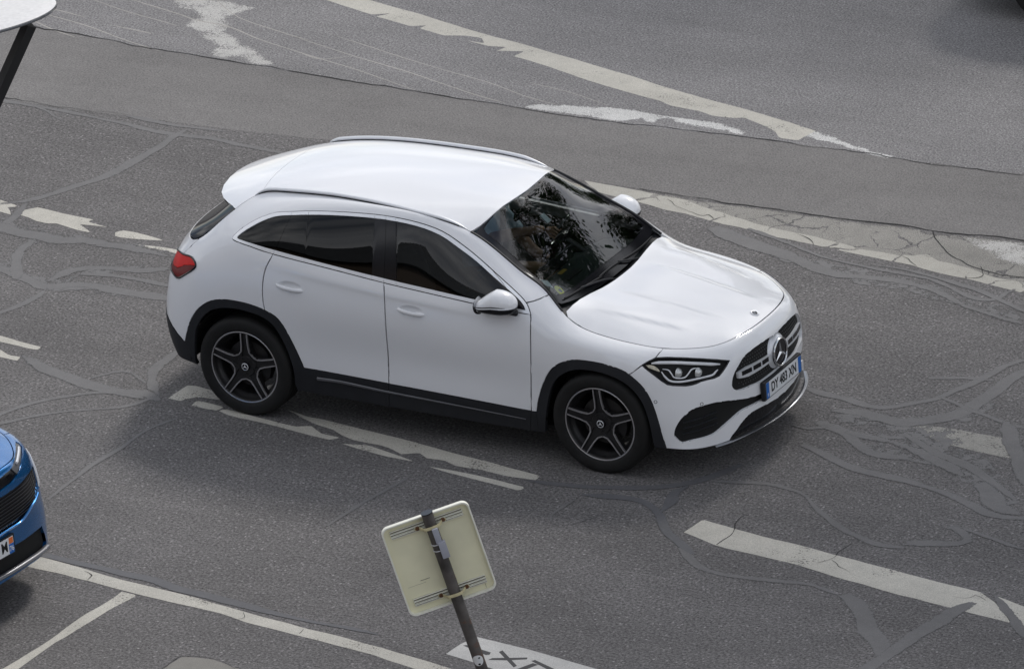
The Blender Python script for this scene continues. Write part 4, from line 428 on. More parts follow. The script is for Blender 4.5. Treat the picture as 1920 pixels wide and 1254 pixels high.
def region2d(outline, holes_or_lines=(), step=.04):
    """triangulate the inside of a closed 2D outline (symmetric use: full width) plus inner lines; returns V, T, comp"""
    P = []; E = []
    def poly(L_, closed):
        b = len(P); P.extend(L_); n = len(L_)
        for i in range(n-1): E.append((b+i, b+i+1))
        if closed: E.append((b+n-1, b))
    poly(list(outline), True)
    for L_ in holes_or_lines: poly(list(L_), False)
    O = np.array(outline); lo, hi = O.min(0), O.max(0)
    gx = np.arange(lo[0]+step/2, hi[0], step); gy = np.arange(lo[1]+step/2, hi[1], step)
    def inside(q):
        c = False; n = len(O)
        for i in range(n):
            a, b = O[i], O[i-1]
            if (a[1] > q[1]) != (b[1] > q[1]) and q[0] < (b[0]-a[0])*(q[1]-a[1])/(b[1]-a[1])+a[0]: c = not c
        return c
    gp = [(x, y) for x in gx for y in gy if inside((x, y)) and np.min(((O-[x, y])**2).sum(1)) > (step*.45)**2]
    P.extend(gp)
    vs, es, fs, ov, oe, of = delaunay_2d_cdt([Vector(p) for p in P], E, [], 0, 1e-5)
    V = np.array([(q[0], q[1]) for q in vs]); T = [tuple(f) for f in fs]
    cen = np.array([V[list(t)].mean(0) for t in T]); keep = [inside(c) for c in cen]
    con = {(min(e), max(e)) for k, e in enumerate(es) if len(oe[k]) > 0}
    T = [t for t, k in zip(T, keep) if k]
    ed = {}
    for fi, f in enumerate(T):
        for a in range(3): ed.setdefault((min(f[a], f[a-1]), max(f[a], f[a-1])), []).append(fi)
    adj = [[] for _ in T]
    for k, v in ed.items():
        if len(v) == 2 and k not in con: adj[v[0]].append(v[1]); adj[v[1]].append(v[0])
    comp = [-1]*len(T); nc = 0
    for i in range(len(T)):
        if comp[i] >= 0: continue
        st = [i]; comp[i] = nc
        while st:
            q = st.pop()
            for z in adj[q]:
                if comp[z] < 0: comp[z] = nc; st.append(z)
        nc += 1
    return V, T, np.array(comp)
def edge9(us): return BODY.at([(u_, 9.0) for u_ in us])
def lin(a, b, n): return list(np.linspace(a, b, n))
def spl(pts, n=6):
    P = [np.array(p, float) for p in pts]; P = [2*P[0]-P[1]]+P+[2*P[-1]-P[-2]]; o = []
    for i in range(1, len(P)-2):
        for k in range(n):
            t = k/n; a, b, c, d = P[i-1:i+3]
            o.append(tuple(.5*((2*b)+(-a+c)*t+(2*a-5*b+4*c-d)*t*t+(-a+3*b-3*c+d)*t**3)))
    return o+[tuple(P[-2])]

# ------------------------------------------------------------------ body of a car
WB = 2.729
def whole(c): return list(c)+[(x, -y) for x, y in reversed(c)]
U_WS0 = 9.15      # station where the bonnet gap meets the windscreen foot
def roof_fields():
    e = edge9(lin(13.0, 19.2, 22)); pts = [tuple(p) for p in e]
    pts += [(x, -y, z) for x, y, z in e]
    for x, z in ((-.94, 1.562), (-1.2, 1.588), (-1.6, 1.604), (-2.1, 1.602), (-2.5, 1.572), (-2.8, 1.520), (-3.0, 1.466), (-3.2, 1.398)): pts.append((x, 0, z))
    for x, z in ((-1.25, 1.575), (-1.6, 1.583), (-2.1, 1.58), (-2.5, 1.550), (-2.8, 1.494)):
        pts += [(x, .38, z), (x, -.38, z)]
    for y, x, z in ((.2, -3.18, 1.392), (.4, -3.08, 1.390), (.52, -2.98, 1.388), (.60, -2.90, 1.392), (.4, -.975, 1.545)): pts += [(x, y, z), (x, -y, z)]
    return TPS(pts, 3e-6)
ROOF = roof_fields()
SPOIL = [(-3.21, 0), (-3.205, .12), (-3.18, .25), (-3.135, .36), (-3.07, .445), (-2.99, .52), (-2.92, .58), (-2.875, .615)]
WSTOP = [(-.945, 0), (-.948, .15), (-.962, .3), (-.99, .45), (-1.02, .53), (-1.062, .594)]
HOOD_UP = False
def hood_field():
    up = lambda x: (float(np.clip(.045+(x+.25)*.2, .03, .095)) if HOOD_UP else 0.)
    e = edge9(lin(.0, 9.1, 26)); pts = [tuple(p) for p in e]+[(x, -y, z) for x, y, z in e[1:]]
    for x, z in ((-.25, 1.052), (-.1, 1.042), (.1, 1.022), (.3, .994), (.5, .960), (.65, .931), (.75, .908)): pts.append((x, 0, z+up(x)))
    for x, y, z in ((-.27, .3, 1.056), (-.30, .55, 1.072), (0, .30, 1.030), (.3, .30, .985), (.55, .28, .945), (-.1, .52, 1.038), (.2, .52, .985), (.45, .5, .937), (.0, .68, .985)):
        pts += [(x, y, z+up(x)), (x, -y, z+up(x))]
    return TPS(pts, 1e-4)
HOOD = hood_field()
def crease(q, a, b, wdt):
    """signed soft step across the line a-b, fading at its ends"""
    a = np.array(a); b = np.array(b); d = b-a; l = np.linalg.norm(d); d = d/l
    t = ((q-a) @ d)/l; s = (q-a) @ np.array([-d[1], d[0]])
    f = np.clip(np.minimum(t, 1-t)*4, 0, 1); f = f*f*(3-2*f)
    return np.tanh(s/wdt)*f*np.exp(-(s/.16)**2)
def hood_g(q):
    q = np.atleast_2d(q); z = HOOD(q); ab = q.copy(); ab[:, 1] = abs(ab[:, 1])
    z = z-.0045*crease(ab, (-.20, .26), (.70, .20), .014)
    z = z-.0045*crease(ab, (-.22, .60), (.52, .46), .014)
    return z
COWL = [(-.252, 0), (-.255, .12), (-.268, .26), (-.283, .4), (-.296, .53), (-.306, .64), (-.313, .70)]
def ws_field():
    pts = []
    for (x, y) in WSTOP[:-1]: z = float(ROOF(np.array([[x, y]]))[0]); pts += [(x, y, z-.004), (x, -y, z-.004)]
    e = edge9(lin(9.5, 12.8, 12))
    for x, y, z in e: pts += [(x, y, z-.003), (x, -y, z-.003)]
    for x, y, z in ((-.32, 0, 1.03), (-.34, .3, 1.035), (-.36, .55, 1.062), (-.63, 0, 1.325), (-.65, .3, 1.318)): pts += [(x, y, z), (x, -y, z)]
    return TPS(pts, 1e-4)
WSF = ws_field()
def arcs(c, r, a0, a1, n): return [(c[0]+r*math.cos(t), c[1]+r*math.sin(t)) for t in np.linspace(a0, a1, n)]
NL = {
 'tail': LN['tl'][::-1]+[[22.3, 5.55], [22.8, 5.75], [23.15, 6.05], [23.25, 6.35], [23.0, 6.6]]+[LN['tl'][0]],
}
NL['tail'] = LN['tl']+[[22.2, 5.5], [22.7, 5.7], [23.1, 6.0], [23.2, 6.3], [23.0, 6.55], LN['tl'][0]]
WHITE_LINES = [LN[k] for k in ('gapF', 'gapB', 'gapR', 'seamA', 'seamB1', 'seamB2', 'wout', 'glassout', 'doorbot', 'rarch', 'farch', 'hl', 'intake', 'lowin', 'grille', 'rarchin', 'farchin', 'pilA', 'pilB', 'pilC', 'sail')]
WHITE_LINES += [NL['tail'], LN['seamT'], [[21.9, 5.6], [22.0, 5.0], [22.2, 4.2], [22.8, 3.85], [25, 3.8]], LN['rbump']+[[22.5, 2.5], [25, 2.4]]]
def body(parent, paint, lines, seeds, cls, hidden=()):
    V, T, comp = partition(lines, 25, 9, .125, .125)
    byc = {}
    for i, c in enumerate(comp): byc.setdefault(int(c), []).append(i)
    used = {}
    for n, q in seeds.items():
        c = find_comp(V, T, comp, q)
        if c in used: print('seed', n, 'same region as', used[c]); continue
        used[c] = n
    left = {c: len(t) for c, t in byc.items() if c not in used}
    out = {}
    for c, n in used.items():
        k = cls.get(n)
        if k is None: continue
        name, m, off, gap, fl, p = k
        o = panel(name, V, T, byc[c], BODY.at, BODY.nrm, m, parent if p is None else None, off, gap, fl, ('r', 'l'))
        for q in o: out.setdefault(n, []).append(q)
    print('unclassified', [(c, k, V[list(T[byc[c][0]])].mean(0).round(2)) for c, k in left.items() if k > 3])
    return out, (V, T, comp, byc, used)
def setparent(os, ps):
    for o, p in zip(os, ps): o.parent = p
def inner_skin(parent, m, off=-.022):
    """dark shell behind the panels: closes the gaps and the wheel wells' outer wall is cut away"""
    us = np.linspace(0, 25, 126); vs = np.linspace(0, 9, 46)
    G = BODY.grid(us, vs); uv = np.array([(a, b) for a in us for b in vs]); Nn = BODY.nrm(uv).reshape(len(us), len(vs), 3)
    Pp = G+Nn*off
    for s_ in (1, -1):
        mb = MB(); ids = {}; va = []; fs = []
        for i in range(len(us)-1):
            for j in range(len(vs)-1):
                q = [(i, j), (i+1, j), (i+1, j+1), (i, j+1)]; c = sum(Pp[a] for a in q)/4
                if min(math.hypot(c[0], c[2]-.36), math.hypot(c[0]+WB, c[2]-.36)) < .44 and c[1] > .5: continue
                if c[2] > 1.0 and -2.95 < c[0] < -.35: continue          # window band stays open
                f = []
                for a in q:
                    if a not in ids: ids[a] = len(va); va.append(Pp[a]*[1, s_, 1])
                    f.append(ids[a])
                fs.append(tuple(f))
        mb.add(va, fs); mb.build('inner_shell', m, parent)
def wheel(parent, x, side, rot=0.0, wm='rim'):
    """side +1 = left; authored for outer face towards -y then mirrored"""
    wz = .352; yo = -.893
    root = empty('wheel', (x, 0, wz)); root.parent = parent
    root.scale = (1, -side, 1)
    yy = yo
    t = MB(); rt = .359
    prof = [(.255, .012), (.262, .000), (.272, -.006), (.285, -.010), (.305, -.013), (.325, -.012), (.340, -.006), (.350, .004), (.3565, .016), (.359, .03)]
    for k in range(1, 12): prof.append((.359 if k % 3 else .352, .03+k*.0150))
    prof += [(.359, .205), (.352, .218), (.33, .232), (.29, .238), (.255, .228)]
    t.lathe([(r_, yy+.004+o_) for r_, o_ in prof], 96)
    t.build('tyre', M['tyre'], root)
    b = MB()
    b.lathe([(.262, yy+.006), (.258, yy+.004), (.252, yy+.006)], 96)
    lip = b.build('rim_edge', M['rimcut'], root)
    b = MB(); b.lathe([(.253, yy+.006), (.247, yy+.012), (.243, yy+.03), (.236, yy+.05), (.222, yy+.062), (.215, yy+.08), (.212, yy+.20), (.235, yy+.225)], 96)
    rim = b.build('rim', M[wm], root)
    # five double spokes
    sp = MB(); cut = MB()
    for k in range(5):
        a = rot+math.pi/2+k*2*math.pi/5
        def P3(r_, s_, y_): return (r_*math.cos(a)-s_*math.sin(a), y_, r_*math.sin(a)+s_*math.cos(a))
        prof_r = [.048, .085, .115, .16, .21, .246]
        wd = [.050, .050, .034, .0265, .0255, .0245]        # half width of the whole spoke
        yf = [yy+.030, yy+.024, yy+.020, yy+.014, yy+.009, yy+.007]
        # dark web (recessed centre)
        vs = []; n = len(prof_r)
        for r_, w_, y_ in zip(prof_r, wd, yf):
            vs += [P3(r_, -w_, y_+.002), P3(r_, -w_*.62, y_+.002), P3(r_, -w_*.50, y_+.013), P3(r_, w_*.50, y_+.013), P3(r_, w_*.62, y_+.002), P3(r_, w_, y_+.002), P3(r_, w_*1.05, y_+.05), P3(r_, -w_*1.05, y_+.05)]
        fs = []
        for i in range(n-1):
            for q in range(8): q2 = (q+1) % 8; fs.append((i*8+q, i*8+q2, (i+1)*8+q2, (i+1)*8+q))
        fs += [tuple(range(8)), tuple((n-1)*8+q for q in range(7, -1, -1))]
        sp.add(vs, fs)
        # machined edges along both sides of each spoke
        for s_ in (-1, 1):
            pr = [.077, .090, .106, .15, .20, .247]; ww = [.056, .0455, .0335, .0275, .0262, .025]; ey = [yy+.0225, yy+.0218, yy+.019, yy+.0135, yy+.0085, yy+.0065]
            hw = [.0038, .0040, .0038, .0036, .0034, .0034]
            vs = []
            for r_, w_, y_, h_ in zip(pr, ww, ey, hw):
                vs += [P3(r_, s_*(w_-h_*1.6), y_), P3(r_, s_*(w_+h_*.6), y_), P3(r_, s_*(w_+h_*.9), y_+.012), P3(r_, s_*(w_-h_*1.9), y_+.012)]
            fs = []
            for i in range(len(pr)-1):
                for q in range(4): q2 = (q+1) % 4; fs.append((i*4+q, i*4+q2, (i+1)*4+q2, (i+1)*4+q))
            fs += [(0, 1, 2, 3), tuple(len(pr)*4-1-q for q in range(4))]
            cut.add(vs, fs)
    sp.lathe([(.001, yy+.030), (.05, yy+.028), (.068, yy+.026), (.08, yy+.05)], 40)
    for k in range(5):
        a = rot+math.pi/2+(k+.5)*2*math.pi/5; c = (.056*math.cos(a), yy+.027, .056*math.sin(a))
        sp.lathe([(.0005, -.006), (.007, -.006), (.009, .0), (.009, .006)], 12, c=c)
    sp.build('spokes', M[wm], rim); cut.build('spoke_edge', M['rimcut'], rim)
    hb = MB(); hb.lathe([(.0005, yy+.012), (.024, yy+.012), (.030, yy+.015), (.034, yy+.03)], 32)
    cap = hb.build('hub_cap', M['gloss'], root)
    st = MB(); st.lathe([(.0215, yy+.0105), (.024, yy+.0095), (.0265, yy+.0115), (.024, yy+.014)], 32)
    for k in range(3):
        a = rot*0+math.pi/2+k*2*math.pi/3
        st.add([(.0225*math.cos(a), yy+.0102, .0225*math.sin(a)), (.005*math.cos(a+1.05), yy+.010, .005*math.sin(a+1.05)), (0, yy+.0075, 0), (.005*math.cos(a-1.05), yy+.010, .005*math.sin(a-1.05))], [(0, 1, 2), (0, 2, 3)])
    st.build('star_badge', M['satin'], cap)
    d = MB(); d.lathe([(.06, yy+.085), (.165, yy+.085), (.165, yy+.11), (.06, yy+.11)], 48); d.build('brake_disc', M['disc'], root)
    c = MB(); c.lathe([(.10, yy+.06), (.175, yy+.06), (.185, yy+.09), (.175, yy+.12), (.10, yy+.12)], 10, a0=-.5, a1=.5); c.build('brake_caliper', M['rim'], root)
    return root
def arch_liner(parent, x):
    for s_ in (1, -1):
        mb = MB(); n = 28; pts = []
        for k in range(n+1):
            a = -.03+(math.pi+.06)*k/n
            for (r_, y_) in ((.425, .885), (.43, .86), (.425, .60), (.36, .56), (.02, .55)):
                pts.append((x+r_*math.cos(a), s_*y_, .355+r_*math.sin(a)))
        fs = [(k*5+q, k*5+q+1, (k+1)*5+q+1, (k+1)*5+q) for k in range(n) for q in range(4)]
        mb.add(pts, fs); mb.build('wheel_arch_liner', M['under'], parent)
def onbody(uv, off=0.0, side=-1):
    uv = np.atleast_2d(uv); P = BODY.at(uv)+BODY.nrm(uv)*off; P = P*[1, side, 1]; return [Vector(p) for p in P]

HAND = [onbody([LN['handleR'][0]], 0, 1)[0], onbody([LN['handleF'][0]], 0, 1)[0]]
def dent(P):
    d = np.zeros(len(P))
    for h in HAND:
        q = ((P[:, 0]-h.x+.01)/.098)**2+((P[:, 2]-h.z-.004)/.036)**2
        d += np.where((q < 1) & (P[:, 1] > .5), (1-q)**1.0*(3-2*(1-q))*(1-q)*.021, 0)
    return d
class Dented:
    @staticmethod
    def at(uv): P = BODY.at(uv); return P-BODY.nrm(uv)*dent(P)[:, None]
    @staticmethod
    def nrm(uv):
        uv = np.atleast_2d(uv); N0 = BODY.nrm(uv); P = BODY.at(uv); near = np.zeros(len(uv), bool)
        for h in HAND: near |= (abs(P[:, 0]-h.x) < .14) & (abs(P[:, 2]-h.z) < .06) & (P[:, 1] > .5)
        if near.any():
            q = uv[near]; e = .01
            du = Dented.at(q+[e, 0])-Dented.at(q-[e, 0]); dv = Dented.at(q+[0, e])-Dented.at(q-[0, e])
            n = np.cross(du, dv); N0[near] = n/np.linalg.norm(n, axis=1)[:, None]
        return N0
def handle_pts():
    out = []
    for n in ('handleR', 'handleF'):
        u0, v0 = LN[n][0]
        for i in range(-14, 15):
            for j in range(-8, 9): out.append((u0+i*.025+(j % 2)*.01, v0+j*.06))
    return out
def text_mesh(body_, size, extr, M4, sx=1.0, bold=.0):
    cu = bpy.data.curves.new('lettering', 'FONT'); cu.body = body_; cu.size = size; cu.extrude = extr; cu.align_x = 'CENTER'; cu.align_y = 'CENTER'; cu.offset = bold
    o = bpy.data.objects.new('lettering', cu); col.objects.link(o)
    me = bpy.data.meshes.new_from_object(o.evaluated_get(bpy.context.evaluated_depsgraph_get()))
    bpy.data.objects.remove(o); vs = [M4 @ Vector((v.co.x*sx, v.co.y, v.co.z)) for v in me.vertices]; fs = [tuple(p.vertices) for p in me.polygons]
    bpy.data.meshes.remove(me); bpy.data.curves.remove(cu)
    mb = MB(); mb.add(vs, fs); return mb
def frame(o, ex, ey, ez): return Matrix(((ex[0], ey[0], ez[0], o[0]), (ex[1], ey[1], ez[1], o[1]), (ex[2], ey[2], ez[2], o[2]), (0, 0, 0, 1)))
def full_panel(name, V, T, comp, which, g, m, parent, off=0, gap=.003, flange=.02, posn=None):
    pos, nrm = posn if posn else hf(g)
    sel = [i for i in range(len(T)) if comp[i] in which]
    return panel(name, V, T, sel, pos, nrm, m, parent, off, gap, flange, ('l',))[0]
def rear_h():
    e = edge9(lin(19.15, 25, 20)); pts = [(y, z, x) for x, y, z in e]+[(-y, z, x) for x, y, z in e[:-1]]
    for y, z, x in ((0, 1.44, -2.99), (.3, 1.44, -2.965), (.55, 1.43, -2.885), (0, 1.31, -3.16), (.35, 1.31, -3.11)): pts += [(y, z, x), (-y, z, x)]
    g = TPS(pts, 1e-4)
    def pos(q): return np.c_[g(q), q]
    def nrm(q):
        e = .004; a = (g(q+[e, 0])-g(q-[e, 0]))/(2*e); b = (g(q+[0, e])-g(q-[0, e]))/(2*e)
        n = -np.c_[np.ones(len(q)), -a, -b]; return n/np.linalg.norm(n, axis=1)[:, None]
    return pos, nrm
REARW = rear_h()
def mirror(parent, paint, side):
    root = empty('door_mirror', (0, 0, 0)); root.parent = parent; root.scale = (1, side, 1)
    c = Vector((-.728, .900, 1.125))
    def shell(t0, t1, fn):
        vs = []; fs = []; nu, nv = 48, 24
        for i in range(nv+1):
            ph = t0+(t1-t0)*i/nv
            for k in range(nu):
                th = 2*math.pi*k/nu; x = math.cos(th)*math.cos(ph); y = math.sin(th)*math.cos(ph); z = math.sin(ph)
                vs.append(fn(x, y, z))
        for i in range(nv):
            for k in range(nu): k2 = (k+1) % nu; fs.append((i*nu+k, i*nu+k2, (i+1)*nu+k2, (i+1)*nu+k))
        return vs, fs
    def shp(x, y, z, s=1.0):
        sx = math.copysign(abs(x)**.85, x); sy = math.copysign(abs(y)**.85, y)
        X = .150*sx; Y = .086*sy; Z = .092*z
        if X < 0: Z *= 1+X*3.6*(1 if z > 0 else .6)
        Z -= .22*(-X if X < 0 else 0)
        Y += -.05*X
        if Z < -.045: Z = -.045+(Z+.045)*.55
        return c+Vector((X, Y, Z))*s
    mb = MB(); mb.add(*shell(-.16, math.pi/2, lambda x, y, z: shp(x, y, z))); sh = mb.build('mirror_shell', paint, root)
    mb = MB(); mb.add(*shell(-math.pi/2, -.13, lambda x, y, z: shp(x*1.03, y*1.03, z*1.12, 1.0))); mb.build('mirror_base', M['gloss'], root)
    def band(ph, r, t0, t1, nm, m, s=1.012, bk=None):
        pts = [shp(math.cos(t)*math.cos(ph), math.sin(t)*math.cos(ph), math.sin(ph), s) for t in np.linspace(t0, t1, 24)]
        q = MB(); q.tube(pts, [r*min(1, .25+3*min(i, 23-i)/23) for i in range(24)], 8); q.build(nm, m, bk or root)
    band(-.10, .0065, R(20), R(165), 'indicator_strip', M['satin'], 1.0, sh); band(.0, .0035, R(50), R(150), 'indicator_groove', M['gloss'], 1.004, sh)
    g = MB(); g.lathe([(.0005, 0), (.9, 0)], 32, axis='x'); vs = [c+Vector((-.128, q[1]*.075-.0+.013, q[2]*.05-.012)) for q in g.v]; mm = MB(); mm.add(vs, g.f); mm.build('mirror_glass', M['chrome'], root)
    mm = MB(); mm.tube([shp(math.cos(t)*0-.93, math.sin(t)*.36*1.0, math.cos(t)*.36, 1.0) if False else c+Vector((-.131-.012*math.cos(t), math.sin(t)*.062+.006, math.cos(t)*.040-.042)) for t in np.linspace(0, 2*math.pi, 32, endpoint=False)], .009, 8, closed=True); mm.build('mirror_rim', M['gloss'], root)
    a = MB(); a.tube([(-.62, .85, 1.06), (-.645, .885, 1.075), (-.66, .92, 1.10)], [.05, .042, .045], 12, flat=((0, 0, 1), 1.1, .6)); a.build('mirror_arm', M['plastic'], root)
    return root
def star(parent, c, rad, nrm, name='star_emblem', thick=.006):
    """ring and three-pointed star facing nrm"""
    n = Vector(nrm).normalized(); up = (Vector((0, 0, 1))-n*n.z).normalized(); rt = up.cross(n)
    mb = MB(); ring = [Vector(c)+rt*rad*math.cos(t)+up*rad*math.sin(t) for t in np.linspace(0, 2*math.pi, 40, endpoint=False)]
    mb.tube(ring, thick, 8, closed=True)
    for k in range(3):
        a = math.pi/2+k*2*math.pi/3
        tip = Vector(c)+rt*rad*math.cos(a)+up*rad*math.sin(a)
        p1 = Vector(c)+(rt*math.cos(a+1.047)+up*math.sin(a+1.047))*rad*.17; p2 = Vector(c)+(rt*math.cos(a-1.047)+up*math.sin(a-1.047))*rad*.17
        top = Vector(c)+n*thick*1.6; bk = Vector(c)-n*thick
        mb.add([tip, p1, top, p2, bk], [(0, 1, 2), (0, 2, 3), (0, 4, 1), (0, 3, 4), (1, 4, 2), (2, 4, 3)])
    return mb.build(name, M['chrome'], parent, angle=25)
def front_x(y, z):
    """x of the nose surface at lateral y and height z"""
    i = np.abs(NG[..., 1]-abs(y))+np.abs(NG[..., 2]-z)*1.0; k = np.unravel_index(i.argmin(), i.shape); return float(NG[k][0])
NG = BODY.grid(np.linspace(0, 5, 161), np.linspace(0, 9, 181))
def white_car():
    root = empty('car')
    tag(root, 'white compact crossover with silver roof rails and dark star-spoke wheels driving along the road', 'car')
    seeds = dict(SEED); seeds['taillight'] = [20.9, 6.5]; seeds['taillow'] = [20.8, 5.45]; pt = M['white']
    V, T, comp = partition(WHITE_LINES+[[[19.8, 5.95], [20.4, 6.0], [20.9, 5.95], [21.3, 5.65], [21.8, 5.75], [22.4, 5.95], [23.4, 6.1]]], 25, 9, .125, .125, handle_pts())
    byc = {}
    for i, c in enumerate(comp): byc.setdefault(int(c), []).append(i)
    def comp_of(n): return find_comp(V, T, comp, seeds[n])
    used = set(); parts = {}
    def P(seed_names, name, m, off=0., gap=.0048, fl=.016, par=root, surf=BODY, sides=('r', 'l')):
        s_ = set()
        for n in seed_names:
            c = comp_of(n)
            if c in used: print('region of', n, 'already used'); continue
            s_.add(c); used.add(c)
        if not s_: return None
        sel = [i for c in s_ for i in byc[c]]
        if isinstance(par, list):
            o = []
            for sd_, pp in zip(('r', 'l'), par): o += panel(name, V, T, sel, surf.at, surf.nrm, m, pp, off, gap, fl, (sd_,))
            return o
        return panel(name, V, T, sel, surf.at, surf.nrm, m, par, off, gap, fl, sides)
    wheelholes = [find_comp(V, T, comp, q) for q in ([8, 1.0], [18.3, 1.0])]
    used.update(wheelholes)
    fe = P(['fender'], 'fender', pt); fb = P(['front_bumper'], 'front_bumper', pt, fl=.035)
    fd = P(['front_door'], 'door', pt, surf=Dented); rd = P(['rear_door'], 'door', pt, surf=Dented)
    bs = P(['body_side'], 'body_side', pt); tg = P(['tailgate'], 'tailgate', pt)
    hl = P(['headlight'], 'headlight', M['lampin'], -.030, .0, .0)
    it = P(['intake'], 'side_intake', M['gloss'], -.03, 0, 0); lo = P(['lowin'], 'lower_intake', M['gloss'], -.022, 0, 0)
    gr = P(['grille'], 'grille', M['under'], -.028, 0, 0); tl = P(['taillight'], 'tail_light', M['red'], .001, .004, .02); P(['taillow'], 'tail_light_lens', M['reddark'], .001, .001, .02, tl)
    P(['trimR'], 'window_trim', M['trim'], .003, .0015, .01, rd); P(['trimQ'], 'window_trim', M['trim'], .003, .0015, .01, bs)
    P(['glassF'], 'window_glass', M['glassside'], -.004, .001, .006, fd); P(['glassR'], 'window_glass', M['glassdark'], -.004, .001, .006, rd)
    P(['glassR2'], 'window_glass', M['glassdark'], -.004, .001, .006, rd)
    P(['glassQ'], 'window_glass', M['glassdark'], -.004, .001, .006, bs)
    P(['pilB1'], 'pillar_cover', M['gloss'], -.001, .001, .01, rd); P(['pilB2'], 'pillar_cover', M['gloss'], -.001, .001, .01, fd); P(['sailF'], 'mirror_panel', M['gloss'], -.001, .001, .01, fd)
    P(['cladR', 'cladS1'], 'lower_cladding', M['plastic'], .006, .002, .03); P(['cladS2'], 'lower_cladding', M['plastic'], .006, .002, .03)
    P(['cladA', 'cladF'], 'wheel_arch_trim', M['plastic'], .006, .001, .03)
    for c, t in byc.items():
        if c in used or len(t) < 3: continue
        q = V[sorted({i for k in t for i in T[k]})].mean(0)
        if 6.8 < q[1] < 8.2 and 10 < q[0] < 18.5:
            used.add(c); own_, sf = (fd, 0) if q[0] < 14.89+(q[1]-7)*.19 else ((rd, 0) if q[0] < 16.9-(q[1]-7)*.22 else (bs, 0))
            for sd_, pp in zip(('r', 'l'), own_): panel('window_trim', V, T, t, BODY.at, BODY.nrm, M['trim'], pp, .003, .0015, .01, (sd_,))
        elif q[1] < 1.8:
            used.add(c); panel('lower_cladding', V, T, t, BODY.at, BODY.nrm, M['plastic'], root, .006, .001, .03, ('r', 'l'))
    left = [(c, len(t), V[list(T[t[0]])].mean(0).round(2)) for c, t in byc.items() if c not in used and len(t) > 3]
    print('LEFT', left)
    for c, n, q in left:
        P_ = BODY.at([q])[0]; print('   at', P_.round(2))
    inner_skin(root, M['under'])
    # bonnet
    he = [(x, y) for x, y, z in edge9(lin(0, 9.15, 60))]; out = whole(he+COWL[::-1][:-1]+[COWL[0]])
    half = he+COWL[::-1]; full = half+[(x, -y) for x, y in half[::-1][1:-1]]
    V2, T2, c2 = region2d(full, (), .022); ho = full_panel('bonnet', V2, T2, c2, set(c2), hood_g, pt, root, 0, .004, .02)
    bz = float(hood_g(np.array([[.735, 0]]))[0]); pos, nrm = hf(hood_g); bn = nrm(np.array([[.735, 0.]]))[0]
    mb = MB(); cb = Vector((.735, 0, bz))+Vector(bn)*.002; Q = Vector(bn).to_track_quat('Z', 'X').to_matrix()
    g = MB(); g.lathe([(.0005, .0035), (.022, .003), (.028, .004), (.031, .001), (.031, -.003)], 28, axis='z'); mb.add([cb+Q @ Vector(v) for v in g.v], g.f); bd = mb.build('bonnet_badge', M['satin'], ho)
    g = MB(); g.lathe([(.0005, .0042), (.019, .0042)], 20, axis='z'); mb = MB(); mb.add([cb+Q @ Vector(v) for v in g.v], g.f); mb.build('badge_face', M['gloss'], ho)
    star(ho, cb+Vector(bn)*.005, .019, bn, 'badge_star', .0016)
    # roof with its spoiler lip
    re_ = [(x, y) for x, y, z in edge9(lin(13.0, 19.1, 50))]; half = WSTOP[:-1]+re_+SPOIL[::-1][1:]; full = half+[(x, -y) for x, y in half[::-1][1:-1]]
    sl = [(-2.722, y) for y in np.linspace(-.70, .70, 12)]
    tl_ = [(-2.77-.0*abs(y)+.05*(y/.55)**2, y) for y in np.linspace(-.575, .575, 15)]
    V3, T3, c3 = region2d(full, [tl_], .05)
    a = find_comp(V3, T3, c3, (-1.8, .013)); b = find_comp(V3, T3, c3, (-3.0, .013))
    full_panel('roof', V3, T3, c3, {a}, ROOF, pt, root, 0, .0022, .02); full_panel('roof_spoiler', V3, T3, c3, {b}, ROOF, pt, root, 0, .0022, .028)
    sb = MB(); lo_ = [(x, y) for x, y in SPOIL]; lo_ = [(x, -y) for x, y in lo_[::-1]]+lo_[1:]
    va = [(x*.997, y*.99, float(ROOF(np.array([[x, y]]))[0])-.024) for x, y in lo_]+[(x+.12, y*.96, float(ROOF(np.array([[x, y]]))[0])-.035) for x, y in lo_]
    n = len(lo_); sb.add(va, [(i, i+1, n+i+1, n+i) for i in range(n-1)]); sb.build('spoiler_underside', M['gloss'], root)
    # windscreen
    e = edge9(lin(9.4, 12.9, 30)); se = [(x, y) for x, y, z in e]
    foot = [(-.315, 0), (-.322, .2), (-.338, .4), (-.352, .55), (-.36, .66)]
    half = foot+se[2:]+WSTOP[::-1][1:]; full = half+[(x, -y) for x, y in half[::-1][1:-1]]
    inner = [(-.395, 0), (-.40, .2), (-.405, .4), (-.41, .55), (-.415, .635), (-.44, .650), (-.52, .632), (-.66, .602), (-.82, .575), (-.97, .548), (-.995, .530), (-.985, .46), (-.97, .3), (-.962, .15), (-.96, 0)]
    inner = inner+[(x, -y) for x, y in inner[::-1][1:]]
    V4, T4, c4 = region2d(full, [inner], .05); a = find_comp(V4, T4, c4, (-.7, .011)); b = find_comp(V4, T4, c4, (-.335, .011))
    fr = full_panel('windscreen_surround', V4, T4, c4, {b}, WSF, M['gloss'], root, -.001, .003, .02); ws = full_panel('windscreen', V4, T4, c4, {a}, WSF, M['glass'], root, -.001, 0, 0)
    cw = MB(); ys = lin(-.72, .72, 25)
    def cwx(y): return np.interp(abs(y), [q[1] for q in COWL], [q[0] for q in COWL])
    def ftx(y): return np.interp(abs(y), [q[1] for q in foot], [q[0] for q in foot])
    va = [(cwx(y)+.03, y, float(hood_g(np.array([[cwx(y), y]]))[0])-.03) for y in ys]+[(ftx(y)-.02, y, float(WSF(np.array([[ftx(y), y]]))[0])-.028) for y in ys]
    cw.add(va, [(i, i+1, 25+i+1, 25+i) for i in range(24)]); cw.build('cowl', M['plastic'], root)
